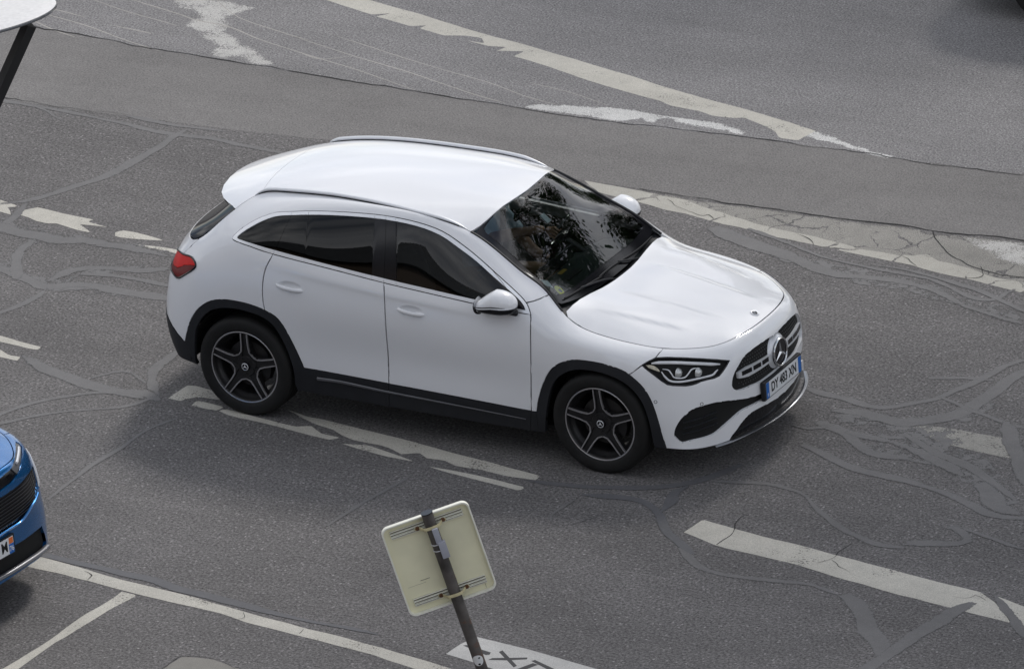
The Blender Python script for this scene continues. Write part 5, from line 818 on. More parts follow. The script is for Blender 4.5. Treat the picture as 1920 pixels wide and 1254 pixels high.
    def g_(x, y, h): return Vector((x, y, float(WSF(np.array([[x, y]]))[0])+h))
    for arm, bl in (([(-.285, .05, -.01), (-.30, -.03, .012), (-.325, -.16, .028), (-.372, -.37, .016)], [(-.372, -.60, .012), (-.368, -.37, .013), (-.345, -.12, .013)]),
                    ([(-.275, .50, -.01), (-.30, .40, .012), (-.318, .28, .026), (-.352, .14, .018)], [(-.352, -.14, .013), (-.350, .20, .013), (-.345, .62, .012)])):
        m_ = MB(); m_.tube([g_(*q) for q in spl(arm, 5)], .0075, 6); o = m_.build('windscreen_wiper', M['plastic'], root)
        m_ = MB(); m_.tube([g_(*q) for q in spl(bl, 6)], .0065, 6, flat=((0, 0, 1), .8, 1.3)); m_.build('wiper_blade', M['black'], o)
    for s_ in (1, -1):     # dark moulding along each side of the windscreen
        m_ = MB(); m_.tube([Vector((x, y*s_, z-.002)) for x, y, z in edge9(lin(9.35, 13.0, 30))], .009, 6); m_.build('pillar_moulding', M['plastic'], root)
    m_ = MB(); m_.box((-.79, -.05, 1.398), (.075, .055, .012), Matrix.Rotation(R(40), 4, 'Y'), bev=.004); m_.build('toll_tag', M['paper'], ws)
    # stickers inside the glass foot (near corner)
    def onws(x, y, off): return Vector((x, y, float(WSF(np.array([[x, y]]))[0])-off))
    def patch(pts, m, name, off):
        mm = MB(); t = [onws(x, y, off) for x, y in pts]; mm.add(t+[q-Vector((0, 0, .0008)) for q in t], [tuple(range(len(t))), tuple(range(2*len(t)-1, len(t)-1, -1))]); return mm.build(name, m, ws, smooth=False)
    patch([(-.545, -.618), (-.492, -.632), (-.458, -.588), (-.508, -.570)], M['paper'], 'toll_sticker', .004)
    patch([(-.480, -.6165), (-.492, -.632), (-.458, -.588), (-.446, -.5735)], M['stickblue'], 'sticker_band', .004)
    patch([(-.432+.032*math.cos(t), -.555+.036*math.sin(t)) for t in np.linspace(0, 2*math.pi, 24, endpoint=False)], M['yellow'], 'round_sticker', .004)
    patch([(-.428+.012*math.cos(t), -.550+.014*math.sin(t)) for t in np.linspace(0, 2*math.pi, 16, endpoint=False)], M['seatl'], 'sticker_mark', .0025)
    # rear window
    ez = edge9(lin(19.12, 25, 46)); half = [(y, z) for x, y, z in ez if z > 1.0]; half = half[::-1]      # from centre bottom to top corner
    half[0] = (0.0, half[0][1]); full = [(-y, z) for y, z in half[::-1][:-1]]+half
    top = [(y, 1.425-.06*abs(y)**2) for y in lin(.56, -.56, 9)]; full = full+top
    V5, T5, c5 = region2d(full, (), .05); full_panel('rear_window', V5, T5, c5, set(c5), None, M['glassdark'], root, -.002, .004, .02, REARW)
    m_ = MB(); m_.tube([(-3.17, .02, 1.315), (-3.10, .0, 1.385), (-3.03, .0, 1.43)], [.012, .010, .008], 6); m_.build('rear_wiper', M['gloss'], root)
    # roof rails
    for s_ in (1, -1):
        m_ = MB(); u_ = lin(18.25, 13.15, 60); e = edge9(u_); pts = []; rr = []
        for i, (x, y, z) in enumerate(e):
            t = i/59; h = min(1, t/.10, (1-t)/.12); h = max(h, 0)**.7
            pts.append(Vector((x, (y-.006)*s_, z+.002+.017*h))); rr.append(.003+.013*h)
        m_.tube(pts, rr, 10, flat=((0, 0, 1), .95, .75)); m_.build('roof_rail', M['satin'], root)
        m_ = MB(); m_.tube([p-Vector((0, -.004*s_, .013)) for p in pts[2:-2]], .006, 6); m_.build('rail_gasket', M['seam'], root)
    # door handles
    for i, dd in enumerate((rd, fd)):
        h = HAND[i]
        for s_, par in ((-1, dd[0]), (1, dd[1])):
            m_ = MB(); q = []
            for t in np.linspace(-1, 1, 15): q.append(Vector((h.x-.01+t*.105, (h.y+.020*(1-abs(t)**3)-.004)*s_, h.z-.006-.008*t-.004*(1-t*t))))
            m_.tube(q, [.007+.006*math.sqrt(max(0, 1-abs(t)**2.5)) for t in np.linspace(-1, 1, 15)], 10, flat=((0, 0, 1), .75, 1.15)); m_.build('door_handle', pt, par)
    for s_ in (-1, 1): mirror(root, pt, s_)
    # nose details
    for s_ in (-1, 1):
        P3 = lambda y, z, off: Vector((front_x(y, z)+off, y*s_, z))
        bar = MB(); ys = lin(.46, .07, 20); vs = []
        for k, y in enumerate(ys):
            h = .034-.010*abs(k-4)/15 if k > 4 else .020+.014*k/4
            zc = .660; f0 = P3(y, zc+h, -.004); f1 = P3(y, zc-h, -.004)
            vs += [f0, f1, f1-Vector((.03, 0, 0)), f0-Vector((.03, 0, 0))]
        fs = [(i*4+q, i*4+(q+1) % 4, (i+1)*4+(q+1) % 4, (i+1)*4+q) for i in range(19) for q in range(4)]+[(0, 1, 2, 3), (79, 78, 77, 76)]
        bar.add(vs, fs); bo = bar.build('grille_bar', M['satin'], gr[0 if s_ < 0 else 1], angle=30)
        sl_ = MB()
        for y0, y1 in ((.435, .345), (.325, .245), (.225, .150)):
            t = [P3(y0, .652, .0), P3(y1, .652, .0), P3(y1, .682, .0), P3(y0, .682, .0)]; sl_.add(t+[q-Vector((.01, 0, 0)) for q in t], [(0, 1, 2, 3), (7, 6, 5, 4), (0, 4, 5, 1), (1, 5, 6, 2), (2, 6, 7, 3), (3, 7, 4, 0)])
        sl_.build('bar_slots', M['gloss'], bo)
        st = MB(); k = 0
        for j, z in enumerate(np.arange(.555, .78, .022)):
            for y in np.arange(.02+(j % 2)*.0125, .47, .025):
                if abs(z-.66) < .04 or (y*y+(z-.66)**2) < .13**2: continue
                top_ = np.interp(y, [0, .4, .45, .48], [.775, .772, .735, .67]); bot = np.interp(y, [0, .4, .45, .48], [.545, .56, .575, .65])
                if z > top_-.008 or z < bot+.008: continue
                c = P3(y, z, -.024); st.box(c, (.004, .006, .004))
        st.build('grille_studs', M['studs'], gr[0 if s_ < 0 else 1], smooth=False)
    dm = MB(); g = MB(); g.lathe([(.0005, .018), (.06, .016), (.098, .006), (.122, -.02), (.125, -.035)], 40, axis='x'); dm.add([(v[0]+.893, v[1]*1.12, v[2]*1.0+.66) for v in g.v], g.f)
    em = dm.build('emblem_dome', M['satin'], root)
    g = MB(); g.lathe([(.0005, .0), (.088, .0), (.094, -.01)], 40, axis='x'); dm = MB(); dm.add([(v[0]+.914, v[1], v[2]+.662) for v in g.v], g.f); dm.build('emblem_disc', M['gloss'], em)
    star(em, (.917, 0, .662), .093, (1, 0, .06), 'star_emblem', .0065)
    # number plate
    pc = Vector((.930, 0, .478)); ez = Vector((1, 0, .02)).normalized(); ey = Vector((0, 0, 1)); ex = Vector((0, 1, 0)); ey = ez.cross(ex).normalized()
    hb = MB(); hb.box((0, 0, 0), (.56, .135, .03), frame(pc-ez*.018, ex, ey, ez).to_3x3().to_4x4(), bev=.008); hb.v = [tuple(Vector(v)+pc-ez*.018) for v in hb.v]; hb.build('plate_holder', M['plastic'], root)
    def rect(x0, x1, y0, y1, zz): return [pc+ex*x0+ey*y0+ez*zz, pc+ex*x1+ey*y0+ez*zz, pc+ex*x1+ey*y1+ez*zz, pc+ex*x0+ey*y1+ez*zz]
    def slab(name, m, par, *a):
        q = MB(); t = rect(*a); q.add(t+[p-ez*.003 for p in t], [(0, 1, 2, 3), (7, 6, 5, 4), (0, 4, 5, 1), (1, 5, 6, 2), (2, 6, 7, 3), (3, 7, 4, 0)]); return q.build(name, m, par, smooth=False)
    npl = slab('number_plate', M['plate'], root, -.26, .26, -.055, .055, .002)
    slab('plate_band', M['plateblue'], npl, -.26, -.218, -.055, .055, .0032); slab('plate_band', M['plateblue'], npl, .218, .26, -.055, .055, .0032)
    text_mesh('DY 483 XN', .094, .0006, frame(pc+ez*.0032, ex, ey, ez), .82, .0018).build('plate_lettering', M['black'], npl, smooth=False)
    text_mesh('F', .03, .0004, frame(pc+ez*.0040-ex*.239-ey*.032, ex, ey, ez), 1, .001).build('plate_letter', M['plate'], npl, smooth=False)
    # front lip
    m_ = MB(); lp = [p for p in onbody([(u_, .0) for u_ in lin(3.9, 0, 26)], .006)]; lp = lp+[Vector((p.x, -p.y, p.z)) for p in lp[::-1][1:]]
    lp = [p+Vector((.012, 0, -.006+.008*min(1, abs(p.y)/.6))) for p in lp]; m_.tube(lp, .010, 8, flat=((0, 0, 1), 1.5, .5)); m_.build('front_lip', M['lipm'], root)
    for s_, io in zip((-1, 1), it):   # slats inside the side intakes
        for k in range(3):
            m_ = MB(); q = onbody([(u_, 1.35+k*.38+(5.5-u_)*.22) for u_ in lin(5.35-k*.05, 3.6, 14)], -.016, s_); m_.tube(q, .008, 6, flat=((0, 0, 1), 1.3, .5)); m_.build('intake_slat', M['plastic'], io)
        m_ = MB()
        q = onbody([LN['sens'][0]], .0, s_)
    headlights(root, hl)
    for s_ in (-1, 1):
        q = LN['sill']; n_ = len(q); m_ = MB(); m_.tube(onbody(q, .010, s_), [.016-.012*i/(n_-1) for i in range(n_)], 8, flat=((0, 0, 1), .5, .75)); m_.build('sill_ledge', M['ledge'], root)
    for s_, o in zip((-1, 1), tl):
        m_ = MB(); q = onbody(NL['tail'], .004, s_); m_.tube(q, .007, 6, closed=False, flat=((0, 0, 1), .8, 1)); m_.build('lamp_border', M['gloss'], o)
    for nm in ('sens', 'spot1'):
        for s_, o in zip((-1, 1), fb):
            q = onbody([LN[nm][0]], .0008, s_)[0]; n = Vector(BODY.nrm([LN[nm][0]])[0]); n.y *= s_; Q = n.to_track_quat('Z', 'X').to_matrix()
            g = MB(); g.lathe([(.0085, 0), (.0105, .0006), (.012, 0)], 20, axis='z'); m_ = MB(); m_.add([q+Q @ Vector(v) for v in g.v], g.f); m_.build('parking_sensor', M['seam'], o)
    wh = []
    for x in (0, -WB):
        for s_ in (-1, 1): wheel(root, x, s_, R(4) if x == 0 else R(-2))
        arch_liner(root, x)
    fl = MB(); fl.box((-1.36, 0, .235), (1.95, 1.6, .03)); fl.box((-1.36, 0, .26), (3.6, 1.05, .05)); fl.box((-3.1, 0, .42), (.3, 1.2, .1)); fl.box((.5, 0, .32), (.3, .9, .08)); fl.build('underbody', M['under'], root, smooth=False)
    interior(root)
    return root

def px_uv(n): return LN[n]
def headlights(root, hl):
    for s_, o in zip((-1, 1), hl):
        def tb(name, pts, r_, m, off, smooth=5, flat=None, taper=True):
            q = spl(pts, smooth); n = len(q); P = onbody(q, off, s_); mb = MB()
            rr = [r_*(min(1, .45+4*min(i, n-1-i)/n) if taper else 1) for i in range(n)]
            mb.tube(P, rr, 8, flat=flat); return mb.build(name, M[m], o)
        bd = MB(); q = onbody(LN['hl'], -.001, s_); bd.tube(q, .0055, 6, closed=True); bd.build('lamp_border', M['gloss'], o)
        for nm, m, r_, off in (('hlA', 'drl', .0115, -.012), ('hlB', 'drl', .0072, -.010), ('hlC', 'drl', .0050, -.010)):
            if nm in LN: tb('light_guide', LN[nm], r_, m, off)
        for nm in ('hlP1', 'hlP2'):
            q = onbody([LN[nm][0]], -.026, s_)[0]; g = MB(); g.lathe([(.0005, .022), (.014, .020), (.026, .012), (.034, 0), (.036, -.01)], 28, axis='x')
            mb = MB(); mb.add([q+Vector(v) for v in g.v], g.f); mb.build('projector', M['lens'], o)
        q = onbody(spl(LN['hlAmb'], 3), -.008, s_); mb = MB(); mb.add(q, [tuple(range(len(q)))]); mb.build('indicator', M['amber'], o)
def interior(root):
    # dashboard
    d = MB(); ys = lin(-.70, .70, 29); prof = [(-.34, 1.015), (-.50, 1.02), (-.66, 1.005), (-.76, .985), (-.80, .95), (-.80, .80), (-.72, .55)]
    vs = []; n = len(prof)
    for y in ys:
        for k, (x, z) in enumerate(prof):
            b = .02*math.exp(-((y-.37)/.17)**2) if k in (2, 3) else 0
            vs.append((x-(.03*math.exp(-((y-.37)/.2)**2) if k in (3, 4) else 0), y*(1-.04*(k == 0)), z+b-.02*(abs(y)/.7)**4))
    d.add(vs, [(i*n+k, i*n+k+1, (i+1)*n+k+1, (i+1)*n+k) for i in range(28) for k in range(n-1)]); d.build('dashboard', M['dash'], root)
    m_ = MB()
    for y0, y1, x, w_ in ((-.55, -.12, -.47, .010), (.12, .55, -.47, .010)): m_.box((x, (y0+y1)/2, 1.026), (.016, y1-y0, .006))
    m_.box((-.60, -.06, 1.022), (.05, .20, .006)); m_.build('defroster_vents', M['black'], root, smooth=False)
    m_ = MB(); m_.box((-.775, .02, 1.04), (.015, .52, .10), bev=.006); m_.build('display_screen', M['gloss'], root)
    m_ = MB(); m_.box((-.70, -.02, 1.012), (.03, .09, .006), bev=.002); m_.build('dash_tag', mat('ochre_tag', (.42, .28, .05), .6, noise=(30, .1, 3)), root)
    # steering wheel
    c = Vector((-.92, .37, 1.08)); ax = Vector((-.90, 0, .43)).normalized(); e1 = Vector((0, 1, 0)); e2 = ax.cross(e1).normalized()
    m_ = MB(); ring = [c+e1*.185*math.cos(t)+e2*.185*math.sin(t) for t in np.linspace(0, 2*math.pi, 48, endpoint=False)]; m_.tube(ring, .016, 10, closed=True)
    m_.tube([c-e1*.17, c-ax*.015, c+e1*.17], [.016, .04, .016], 8); m_.tube([c-ax*.015, c+e2*.17*(1 if e2.z < 0 else -1)], [.035, .014], 8); m_.tube([c-ax*.01, c-ax*.25], .035, 10)
    m_.build('steering_wheel', M['gloss'], root)
    for y in (.37, -.37):
        s = MB(); s.box((-1.40, y, .58), (.50, .50, .16), bev=.05); Mr = Matrix.Rotation(R(-18), 4, 'Y')
        s.box((-1.70, y, .88), (.14, .48, .58), Mr, bev=.055); s.box((-1.83, y, 1.24), (.10, .26, .17), Mr, bev=.04); s.build('front_seat', M['seatc'], root)
    s = MB(); s.box((-2.35, 0, .60), (.48, 1.2, .16), bev=.05); s.box((-2.66, 0, .88), (.14, 1.2, .52), Matrix.Rotation(R(-20), 4, 'Y'), bev=.05); s.build('rear_bench', M['seatc'], root)
    s = MB(); s.box((-1.1, 0, .60), (.7, .22, .22), bev=.04); s.build('centre_console', M['plastic'], root)
    # rear-view mirror
    s = MB(); s.box((-.99, -.0, 1.40), (.03, .22, .07), Matrix.Rotation(R(10), 4, 'Y'), bev=.014); s.build('interior_mirror', M['gloss'], root)
    s = MB(); s.tube([(-.965, 0, 1.44), (-.95, 0, 1.525)], .012, 8); s.box((-.935, 0, 1.535), (.07, .09, .02), bev=.006); s.build('mirror_mount', M['plastic'], root)
def skin_body(name, verts, edges, radii, m, parent=None, root=0, sub=2):
    me = bpy.data.meshes.new(name); me.from_pydata([tuple(v) for v in verts], edges, []); o = bpy.data.objects.new(name, me); col.objects.link(o)
    md = o.modifiers.new('skin', 'SKIN'); md.use_smooth_shade = True; md.branch_smoothing = .6
    lay = me.skin_vertices[0] if me.skin_vertices else None
    if lay is None:
        bm = bmesh.new(); bm.from_mesh(me); bm.verts.layers.skin.verify(); bm.to_mesh(me); bm.free(); lay = me.skin_vertices[0]
    for i, r_ in enumerate(radii): lay.data[i].radius = r_ if isinstance(r_, tuple) else (r_, r_); lay.data[i].use_root = (i == root)
    s = o.modifiers.new('sub', 'SUBSURF'); s.levels = sub; s.render_levels = sub
    dg = bpy.context.evaluated_depsgraph_get(); me2 = bpy.data.meshes.new_from_object(o.evaluated_get(dg)); o.modifiers.clear(); o.data = me2; bpy.data.meshes.remove(me)
    me2.materials.clear(); me2.materials.append(m)
    for p in me2.polygons: p.use_smooth = True
    if parent: o.parent = parent
    return o
def driver():
    # one continuous body (skin), clothed in a shirt and trousers of their own
    V_ = [(-1.56, .37, .70), (-1.55, .37, .86), (-1.53, .37, 1.02), (-1.54, .37, 1.16), (-1.54, .37, 1.25), (-1.53, .37, 1.31), (-1.515, .37, 1.40),     # pelvis .. head
          (-1.53, .20, 1.19), (-1.38, .15, 1.08), (-1.20, .19, 1.135), (-.955, .235, 1.19),                 # right arm (7-10)
          (-1.53, .54, 1.18), (-1.42, .62, .98), (-1.25, .60, .84), (-1.08, .56, .80),                  # left arm (11-14)
          (-1.50, .28, .68), (-1.08, .26, .74), (-.86, .26, .42), (-.80, .26, .36),                         # right leg
          (-1.50, .46, .68), (-1.08, .50, .74), (-.86, .50, .42), (-.80, .50, .36)]
    E_ = [(0, 1), (1, 2), (2, 3), (3, 4), (4, 5), (5, 6), (3, 7), (7, 8), (8, 9), (9, 10), (3, 11), (11, 12), (12, 13), (13, 14), (0, 15), (15, 16), (16, 17), (17, 18), (0, 19), (19, 20), (20, 21), (21, 22)]
    Rr = [.14, .13, .145, .13, .055, .06, .085, .065, .048, .042, .03, .065, .048, .042, .03, .085, .065, .045, .04, .085, .065, .045, .04]
    p = skin_body('person', V_, E_, Rr, M['skin'])
    tag(p, 'driver in pale blue shirt holding the steering wheel behind the windscreen', 'person')
    # head: face, ears, hair
    def ell(c, r, name, m, par, fn=None):
        bm = bmesh.new(); bmesh.ops.create_icosphere(bm, subdivisions=3, radius=1); vs = []
        for v in bm.verts:
            q = Vector((v.co.x*r[0], v.co.y*r[1], v.co.z*r[2])); q = fn(q, v.co) if fn else q; vs.append(q+Vector(c))
        bm.verts.index_update(); fs = [tuple(v.index for v in f.verts) for f in bm.faces]; bm.free(); mb = MB(); mb.add(vs, fs); return mb.build(name, m, par)
    ell((-1.50, .37, 1.405), (.098, .074, .112), 'head', M['skin'], p, lambda q, u: q+Vector((.020*math.exp(-((u.y)/.16)**2-((u.z+.05)/.22)**2) if u.x > .3 else 0, 0, 0)))
    ell((-1.525, .37, 1.43), (.105, .083, .105), 'hair', M['hair'], p, lambda q, u: q if u.x < .35 or u.z > .55 else q*.85)
    for y in (.335, .405): ell((-1.412, y, 1.415), (.010, .013, .007), 'eye', M['black'], p)
    # shirt over torso and upper arms
    sv = [(-1.57, .37, .74), (-1.55, .37, .88), (-1.53, .37, 1.03), (-1.535, .37, 1.16), (-1.54, .37, 1.235), (-1.53, .20, 1.18), (-1.42, .155, 1.10), (-1.33, .16, 1.095), (-1.53, .54, 1.18), (-1.43, .615, 1.00), (-1.36, .61, .94)]
    se = [(0, 1), (1, 2), (2, 3), (3, 4), (3, 5), (5, 6), (6, 7), (3, 8), (8, 9), (9, 10)]
    skin_body('shirt', sv, se, [.165, .155, .168, .152, .075, .083, .070, .072, .083, .070, .072], M['shirt'], p)
    tv = [(-1.56, .37, .70), (-1.50, .28, .69), (-1.08, .26, .75), (-.86, .26, .43), (-1.50, .46, .69), (-1.08, .50, .75), (-.86, .50, .43)]
    skin_body('trousers', tv, [(0, 1), (1, 2), (2, 3), (0, 4), (4, 5), (5, 6)], [.155, .105, .080, .06, .105, .080, .06], M['trousers'], p)
    # hands closed on the wheel rim
    c = Vector((-.92, .37, 1.08)); ax = Vector((-.90, 0, .43)).normalized(); e1 = Vector((0, 1, 0)); e2 = ax.cross(e1).normalized()
    if e2.z < 0: e2 = -e2
    for s_, wr in ((-1, Vector((-.955, .235, 1.19))), (1, Vector((-1.08, .56, .80)))):
        t0 = R(35) if s_ < 0 else 0; g = c+e1*s_*.185*math.cos(t0)+e2*.185*math.sin(t0); tan = (-e1*s_*math.sin(t0)+e2*math.cos(t0))
        if s_ > 0: g = Vector((-.99, .54, .80))
        vs = [wr, wr.lerp(g, .55)+ax*.018]; ed = [(0, 1)]; rr = [.028, .030]
        out = (e1*s_*math.cos(t0)+e2*math.sin(t0))
        for k in range(4):
            o_ = tan*(.030-.020*k); b0 = len(vs); L_ = (.9, 1.0, .95, .8)[k]
            vs += [g+o_+ax*.026-out*.012, g+o_+ax*.020+out*.020*L_, g+o_-ax*.010+out*.027*L_, g+o_-ax*.026+out*.010*L_]
            ed += [(1, b0), (b0, b0+1), (b0+1, b0+2), (b0+2, b0+3)]; rr += [.0105, .0095, .009, .008]
        b0 = len(vs); vs += [g+tan*.036-out*.014+ax*.018, g+tan*.046-out*.024-ax*.004, g+tan*.040-out*.022-ax*.022]; ed += [(1, b0), (b0, b0+1), (b0+1, b0+2)]; rr += [.011, .010, .009]
        skin_body('hand', vs, ed, rr, M['skin'], p, 0, 1)
    b = MB(); b.tube([(-1.60, .56, 1.33), (-1.42, .50, 1.20), (-1.375, .40, 1.03), (-1.40, .26, .86), (-1.50, .15, .74)], .024, 8, flat=((.3, 0, 1), 1, .15)); b.build('seat_belt', M['black'], p)
    return p

# ------------------------------------------------------------------ the road
def asphalt(name, base, grain=1.0, chips=.5, rough=.88, patchy=.10, coarse=150):
    m = bpy.data.materials.new(name); m.use_nodes = True; t = m.node_tree; p = t.nodes['Principled BSDF']; nd = t.nodes; lk = t.links
    g = nd.new('ShaderNodeNewGeometry')
    def noise(sc_, det, ro=.6):
        z = nd.new('ShaderNodeTexNoise'); z.inputs['Scale'].default_value = sc_; z.inputs['Detail'].default_value = det; z.inputs['Roughness'].default_value = ro
        lk.new(g.outputs['Position'], z.inputs['Vector']); return z.outputs['Fac']
    def math_(op, a, b, cl=False):
        z = nd.new('ShaderNodeMath'); z.operation = op; z.use_clamp = cl
        for i, q in enumerate((a, b)):
            if isinstance(q, (int, float)): z.inputs[i].default_value = q
            else: lk.new(q, z.inputs[i])
        return z.outputs[0]
    def mr(f, a, b, c, d):
        z = nd.new('ShaderNodeMapRange'); z.inputs['From Min'].default_value = a; z.inputs['From Max'].default_value = b; z.inputs['To Min'].default_value = c; z.inputs['To Max'].default_value = d
        lk.new(f, z.inputs['Value']); return z.outputs['Result']
    fine = mr(noise(coarse, 4, .9), .33, .67, 1-.80*grain, 1+.80*grain)
    mid = mr(noise(9, 5), .3, .7, 1-patchy*.6, 1+patchy*.6); st_ = nd.new('ShaderNodeMapping'); st_.inputs['Scale'].default_value = (.28, 1.7, 1); st_.inputs['Rotation'].default_value = (0, 0, R(6)); lk.new(g.outputs['Position'], st_.inputs['Vector'])
    zb = nd.new('ShaderNodeTexNoise'); zb.inputs['Scale'].default_value = 1.0; zb.inputs['Detail'].default_value = 7; zb.inputs['Roughness'].default_value = .62; lk.new(st_.outputs[0], zb.inputs['Vector'])
    big = math_('MULTIPLY', mr(noise(1.1, 6), .3, .7, 1-patchy*.8, 1+patchy*.8), mr(zb.outputs['Fac'], .3, .7, 1-patchy, 1+patchy))
    v = nd.new('ShaderNodeTexVoronoi'); v.inputs['Scale'].default_value = coarse*.9; lk.new(g.outputs['Position'], v.inputs['Vector'])
    sep = nd.new('ShaderNodeSeparateColor'); lk.new(v.outputs['Color'], sep.inputs[0])
    chip = math_('MULTIPLY', mr(sep.outputs[0], .80, 1.0, 0, 1), chips); chip = math_('MAXIMUM', chip, 0.0)
    dist = mr(v.outputs['Distance'], .15, .45, 1, 0); chip = math_('MULTIPLY', chip, math_('MAXIMUM', dist, 0.0))
    f = math_('MULTIPLY', math_('MULTIPLY', fine, mid), big); f = math_('ADD', f, chip)
    hsv = nd.new('ShaderNodeHueSaturation'); hsv.inputs['Color'].default_value = (*base, 1); lk.new(f, hsv.inputs['Value'])
    lk.new(hsv.outputs['Color'], p.inputs['Base Color']); p.inputs['Roughness'].default_value = rough; p.inputs['Specular IOR Level'].default_value = .35
    b = nd.new('ShaderNodeBump'); b.inputs['Strength'].default_value = .5*grain; b.inputs['Distance'].default_value = .004
    lk.new(noise(coarse*.8, 2, .7), b.inputs['Height']); lk.new(b.outputs['Normal'], p.inputs['Normal'])
    return m, t, p
def worn(name, base, wear=.30, feather=1.0, speck=60, rough=.75, big=3.0, grain=.25, cracks=0.0, amp=.9, sw=.55):
    """paint, tar or dust lying on the road: breaks up by noise, more so near its edges ('edge' attribute)"""
    m, t, p = asphalt(name, base, grain, .1, rough, .10, 130); nd = t.nodes; lk = t.links
    g = [n for n in nd if n.type == 'NEW_GEOMETRY'][0]
    at = nd.new('ShaderNodeAttribute'); at.attribute_name = 'edge'
    def noise(sc_, det, ro):
        z = nd.new('ShaderNodeTexNoise'); z.inputs['Scale'].default_value = sc_; z.inputs['Detail'].default_value = det; z.inputs['Roughness'].default_value = ro
        lk.new(g.outputs['Position'], z.inputs['Vector']); return z.outputs['Fac']
    def mth(op, a, b, cl=False):
        z = nd.new('ShaderNodeMath'); z.operation = op; z.use_clamp = cl
        for i, q in enumerate((a, b)):
            if isinstance(q, (int, float)): z.inputs[i].default_value = q
            else: lk.new(q, z.inputs[i])
        return z.outputs[0]
    n = mth('ADD', mth('MULTIPLY', noise(speck, 4, .8), sw), mth('MULTIPLY', noise(big, 5, .6), 1-sw))
    e = mth('MULTIPLY', at.outputs['Fac'], feather)
    # covered where  edge + (1-wear) > noise threshold
    a = mth('ADD', mth('MULTIPLY', mth('SUBTRACT', e, 1.0), .36), mth('SUBTRACT', 1.0-wear, mth('MULTIPLY', n, amp)))
    a = mth('MULTIPLY', a, 26.0); a = mth('ADD', a, .5, True)
    if cracks > 0:
        v = nd.new('ShaderNodeTexVoronoi'); v.feature = 'DISTANCE_TO_EDGE'; v.inputs['Scale'].default_value = cracks; v.inputs['Randomness'].default_value = 1
        mp_ = nd.new('ShaderNodeVectorMath'); mp_.operation = 'ADD'; z = nd.new('ShaderNodeTexNoise'); z.inputs['Scale'].default_value = 9; z.inputs['Detail'].default_value = 4
        lk.new(g.outputs['Position'], z.inputs['Vector']); sc_ = nd.new('ShaderNodeVectorMath'); sc_.operation = 'SCALE'; sc_.inputs['Scale'].default_value = .12
        lk.new(z.outputs['Color'], sc_.inputs[0]); lk.new(g.outputs['Position'], mp_.inputs[0]); lk.new(sc_.outputs[0], mp_.inputs[1]); lk.new(mp_.outputs[0], v.inputs['Vector'])
        gate = mth('GREATER_THAN', v.outputs['Distance'], mth('MULTIPLY', mth('MAXIMUM', mth('SUBTRACT', noise(2.2, 3, .5), .44), 0.0), .22)); a = mth('MULTIPLY', a, gate)
    p.inputs['Alpha'].default_value = 1; lk.new(a, p.inputs['Alpha'])
    return m
def fractal(L, amp, rng, closed=True, step=.035):
    """resample an outline and roughen it"""
    P = np.array(L+([L[0]] if closed else [])); s = np.r_[0, np.cumsum(np.hypot(*np.diff(P, axis=0).T))]
    n = max(4, int(s[-1]/step)); n = min(n, 900); t = np.linspace(0, s[-1], n, endpoint=not closed)
    Q = np.stack([np.interp(t, s, P[:, 0]), np.interp(t, s, P[:, 1])], 1)
    d = np.zeros_like(Q)
    for o in (3, 6, 12, 24):
        k = max(2, int(n/o)); r_ = rng.normal(size=(k+1, 2)); r_[-1] = r_[0]
        u = np.linspace(0, k, n, endpoint=not closed); d += np.stack([np.interp(u, np.arange(k+1), r_[:, i]) for i in (0, 1)], 1)*amp*(o/24)**.6*.6
    return Q+d
def decal(name, outline, m, z, feather=.03, step=.06, label=None):
    P = [tuple(q) for q in outline]
    O = np.array(P); lo, hi = O.min(0), O.max(0); area = (hi-lo).prod()
    step = max(step, math.sqrt(area/30000))
    gx = np.arange(lo[0], hi[0], step); gy = np.arange(lo[1], hi[1], step); X, Y = np.meshgrid(gx, gy); q = np.c_[X.ravel(), Y.ravel()]
    A = O; B = np.roll(O, -1, 0)
    ins = np.zeros(len(q), bool)
    for a, b in zip(A, B):
        c = ((a[1] > q[:, 1]) != (b[1] > q[:, 1])); xx = (b[0]-a[0])*(q[:, 1]-a[1])/((b[1]-a[1]) or 1e-12)+a[0]; ins ^= c & (q[:, 0] < xx)
    q = q[ins]
    def dist(q):
        D = np.full(len(q), 1e9)
        for a, b in zip(A, B):
            ab = b-a; t = np.clip(((q-a) @ ab)/((ab @ ab)+1e-12), 0, 1); D = np.minimum(D, np.hypot(*(q-(a+t[:, None]*ab)).T))
        return D
    if len(q): q = q[dist(q) > step*.3]
    n = len(P); vs, es, fs, _, _, _ = delaunay_2d_cdt([Vector(p) for p in P]+[Vector(p) for p in q], [(i, (i+1) % n) for i in range(n)], [], 1, 1e-5)
    V = np.array([(v[0], v[1]) for v in vs]); d = np.clip(dist(V)/feather, 0, 1) if feather > 0 else np.ones(len(V))
    me = bpy.data.meshes.new(name); me.from_pydata([(a, b, z) for a, b in V], [], [tuple(f) for f in fs]); me.materials.append(m)
    at = me.attributes.new('edge', 'FLOAT', 'POINT'); at.data.foreach_set('value', d.astype(np.float32))
    bm = bmesh.new(); bm.from_mesh(me)
    for f in bm.faces:
        if f.normal.z < 0: f.normal_flip()
    bm.to_mesh(me); bm.free()
    o = bpy.data.objects.new(name, me); col.objects.link(o); tag(o, kind='structure'); return o
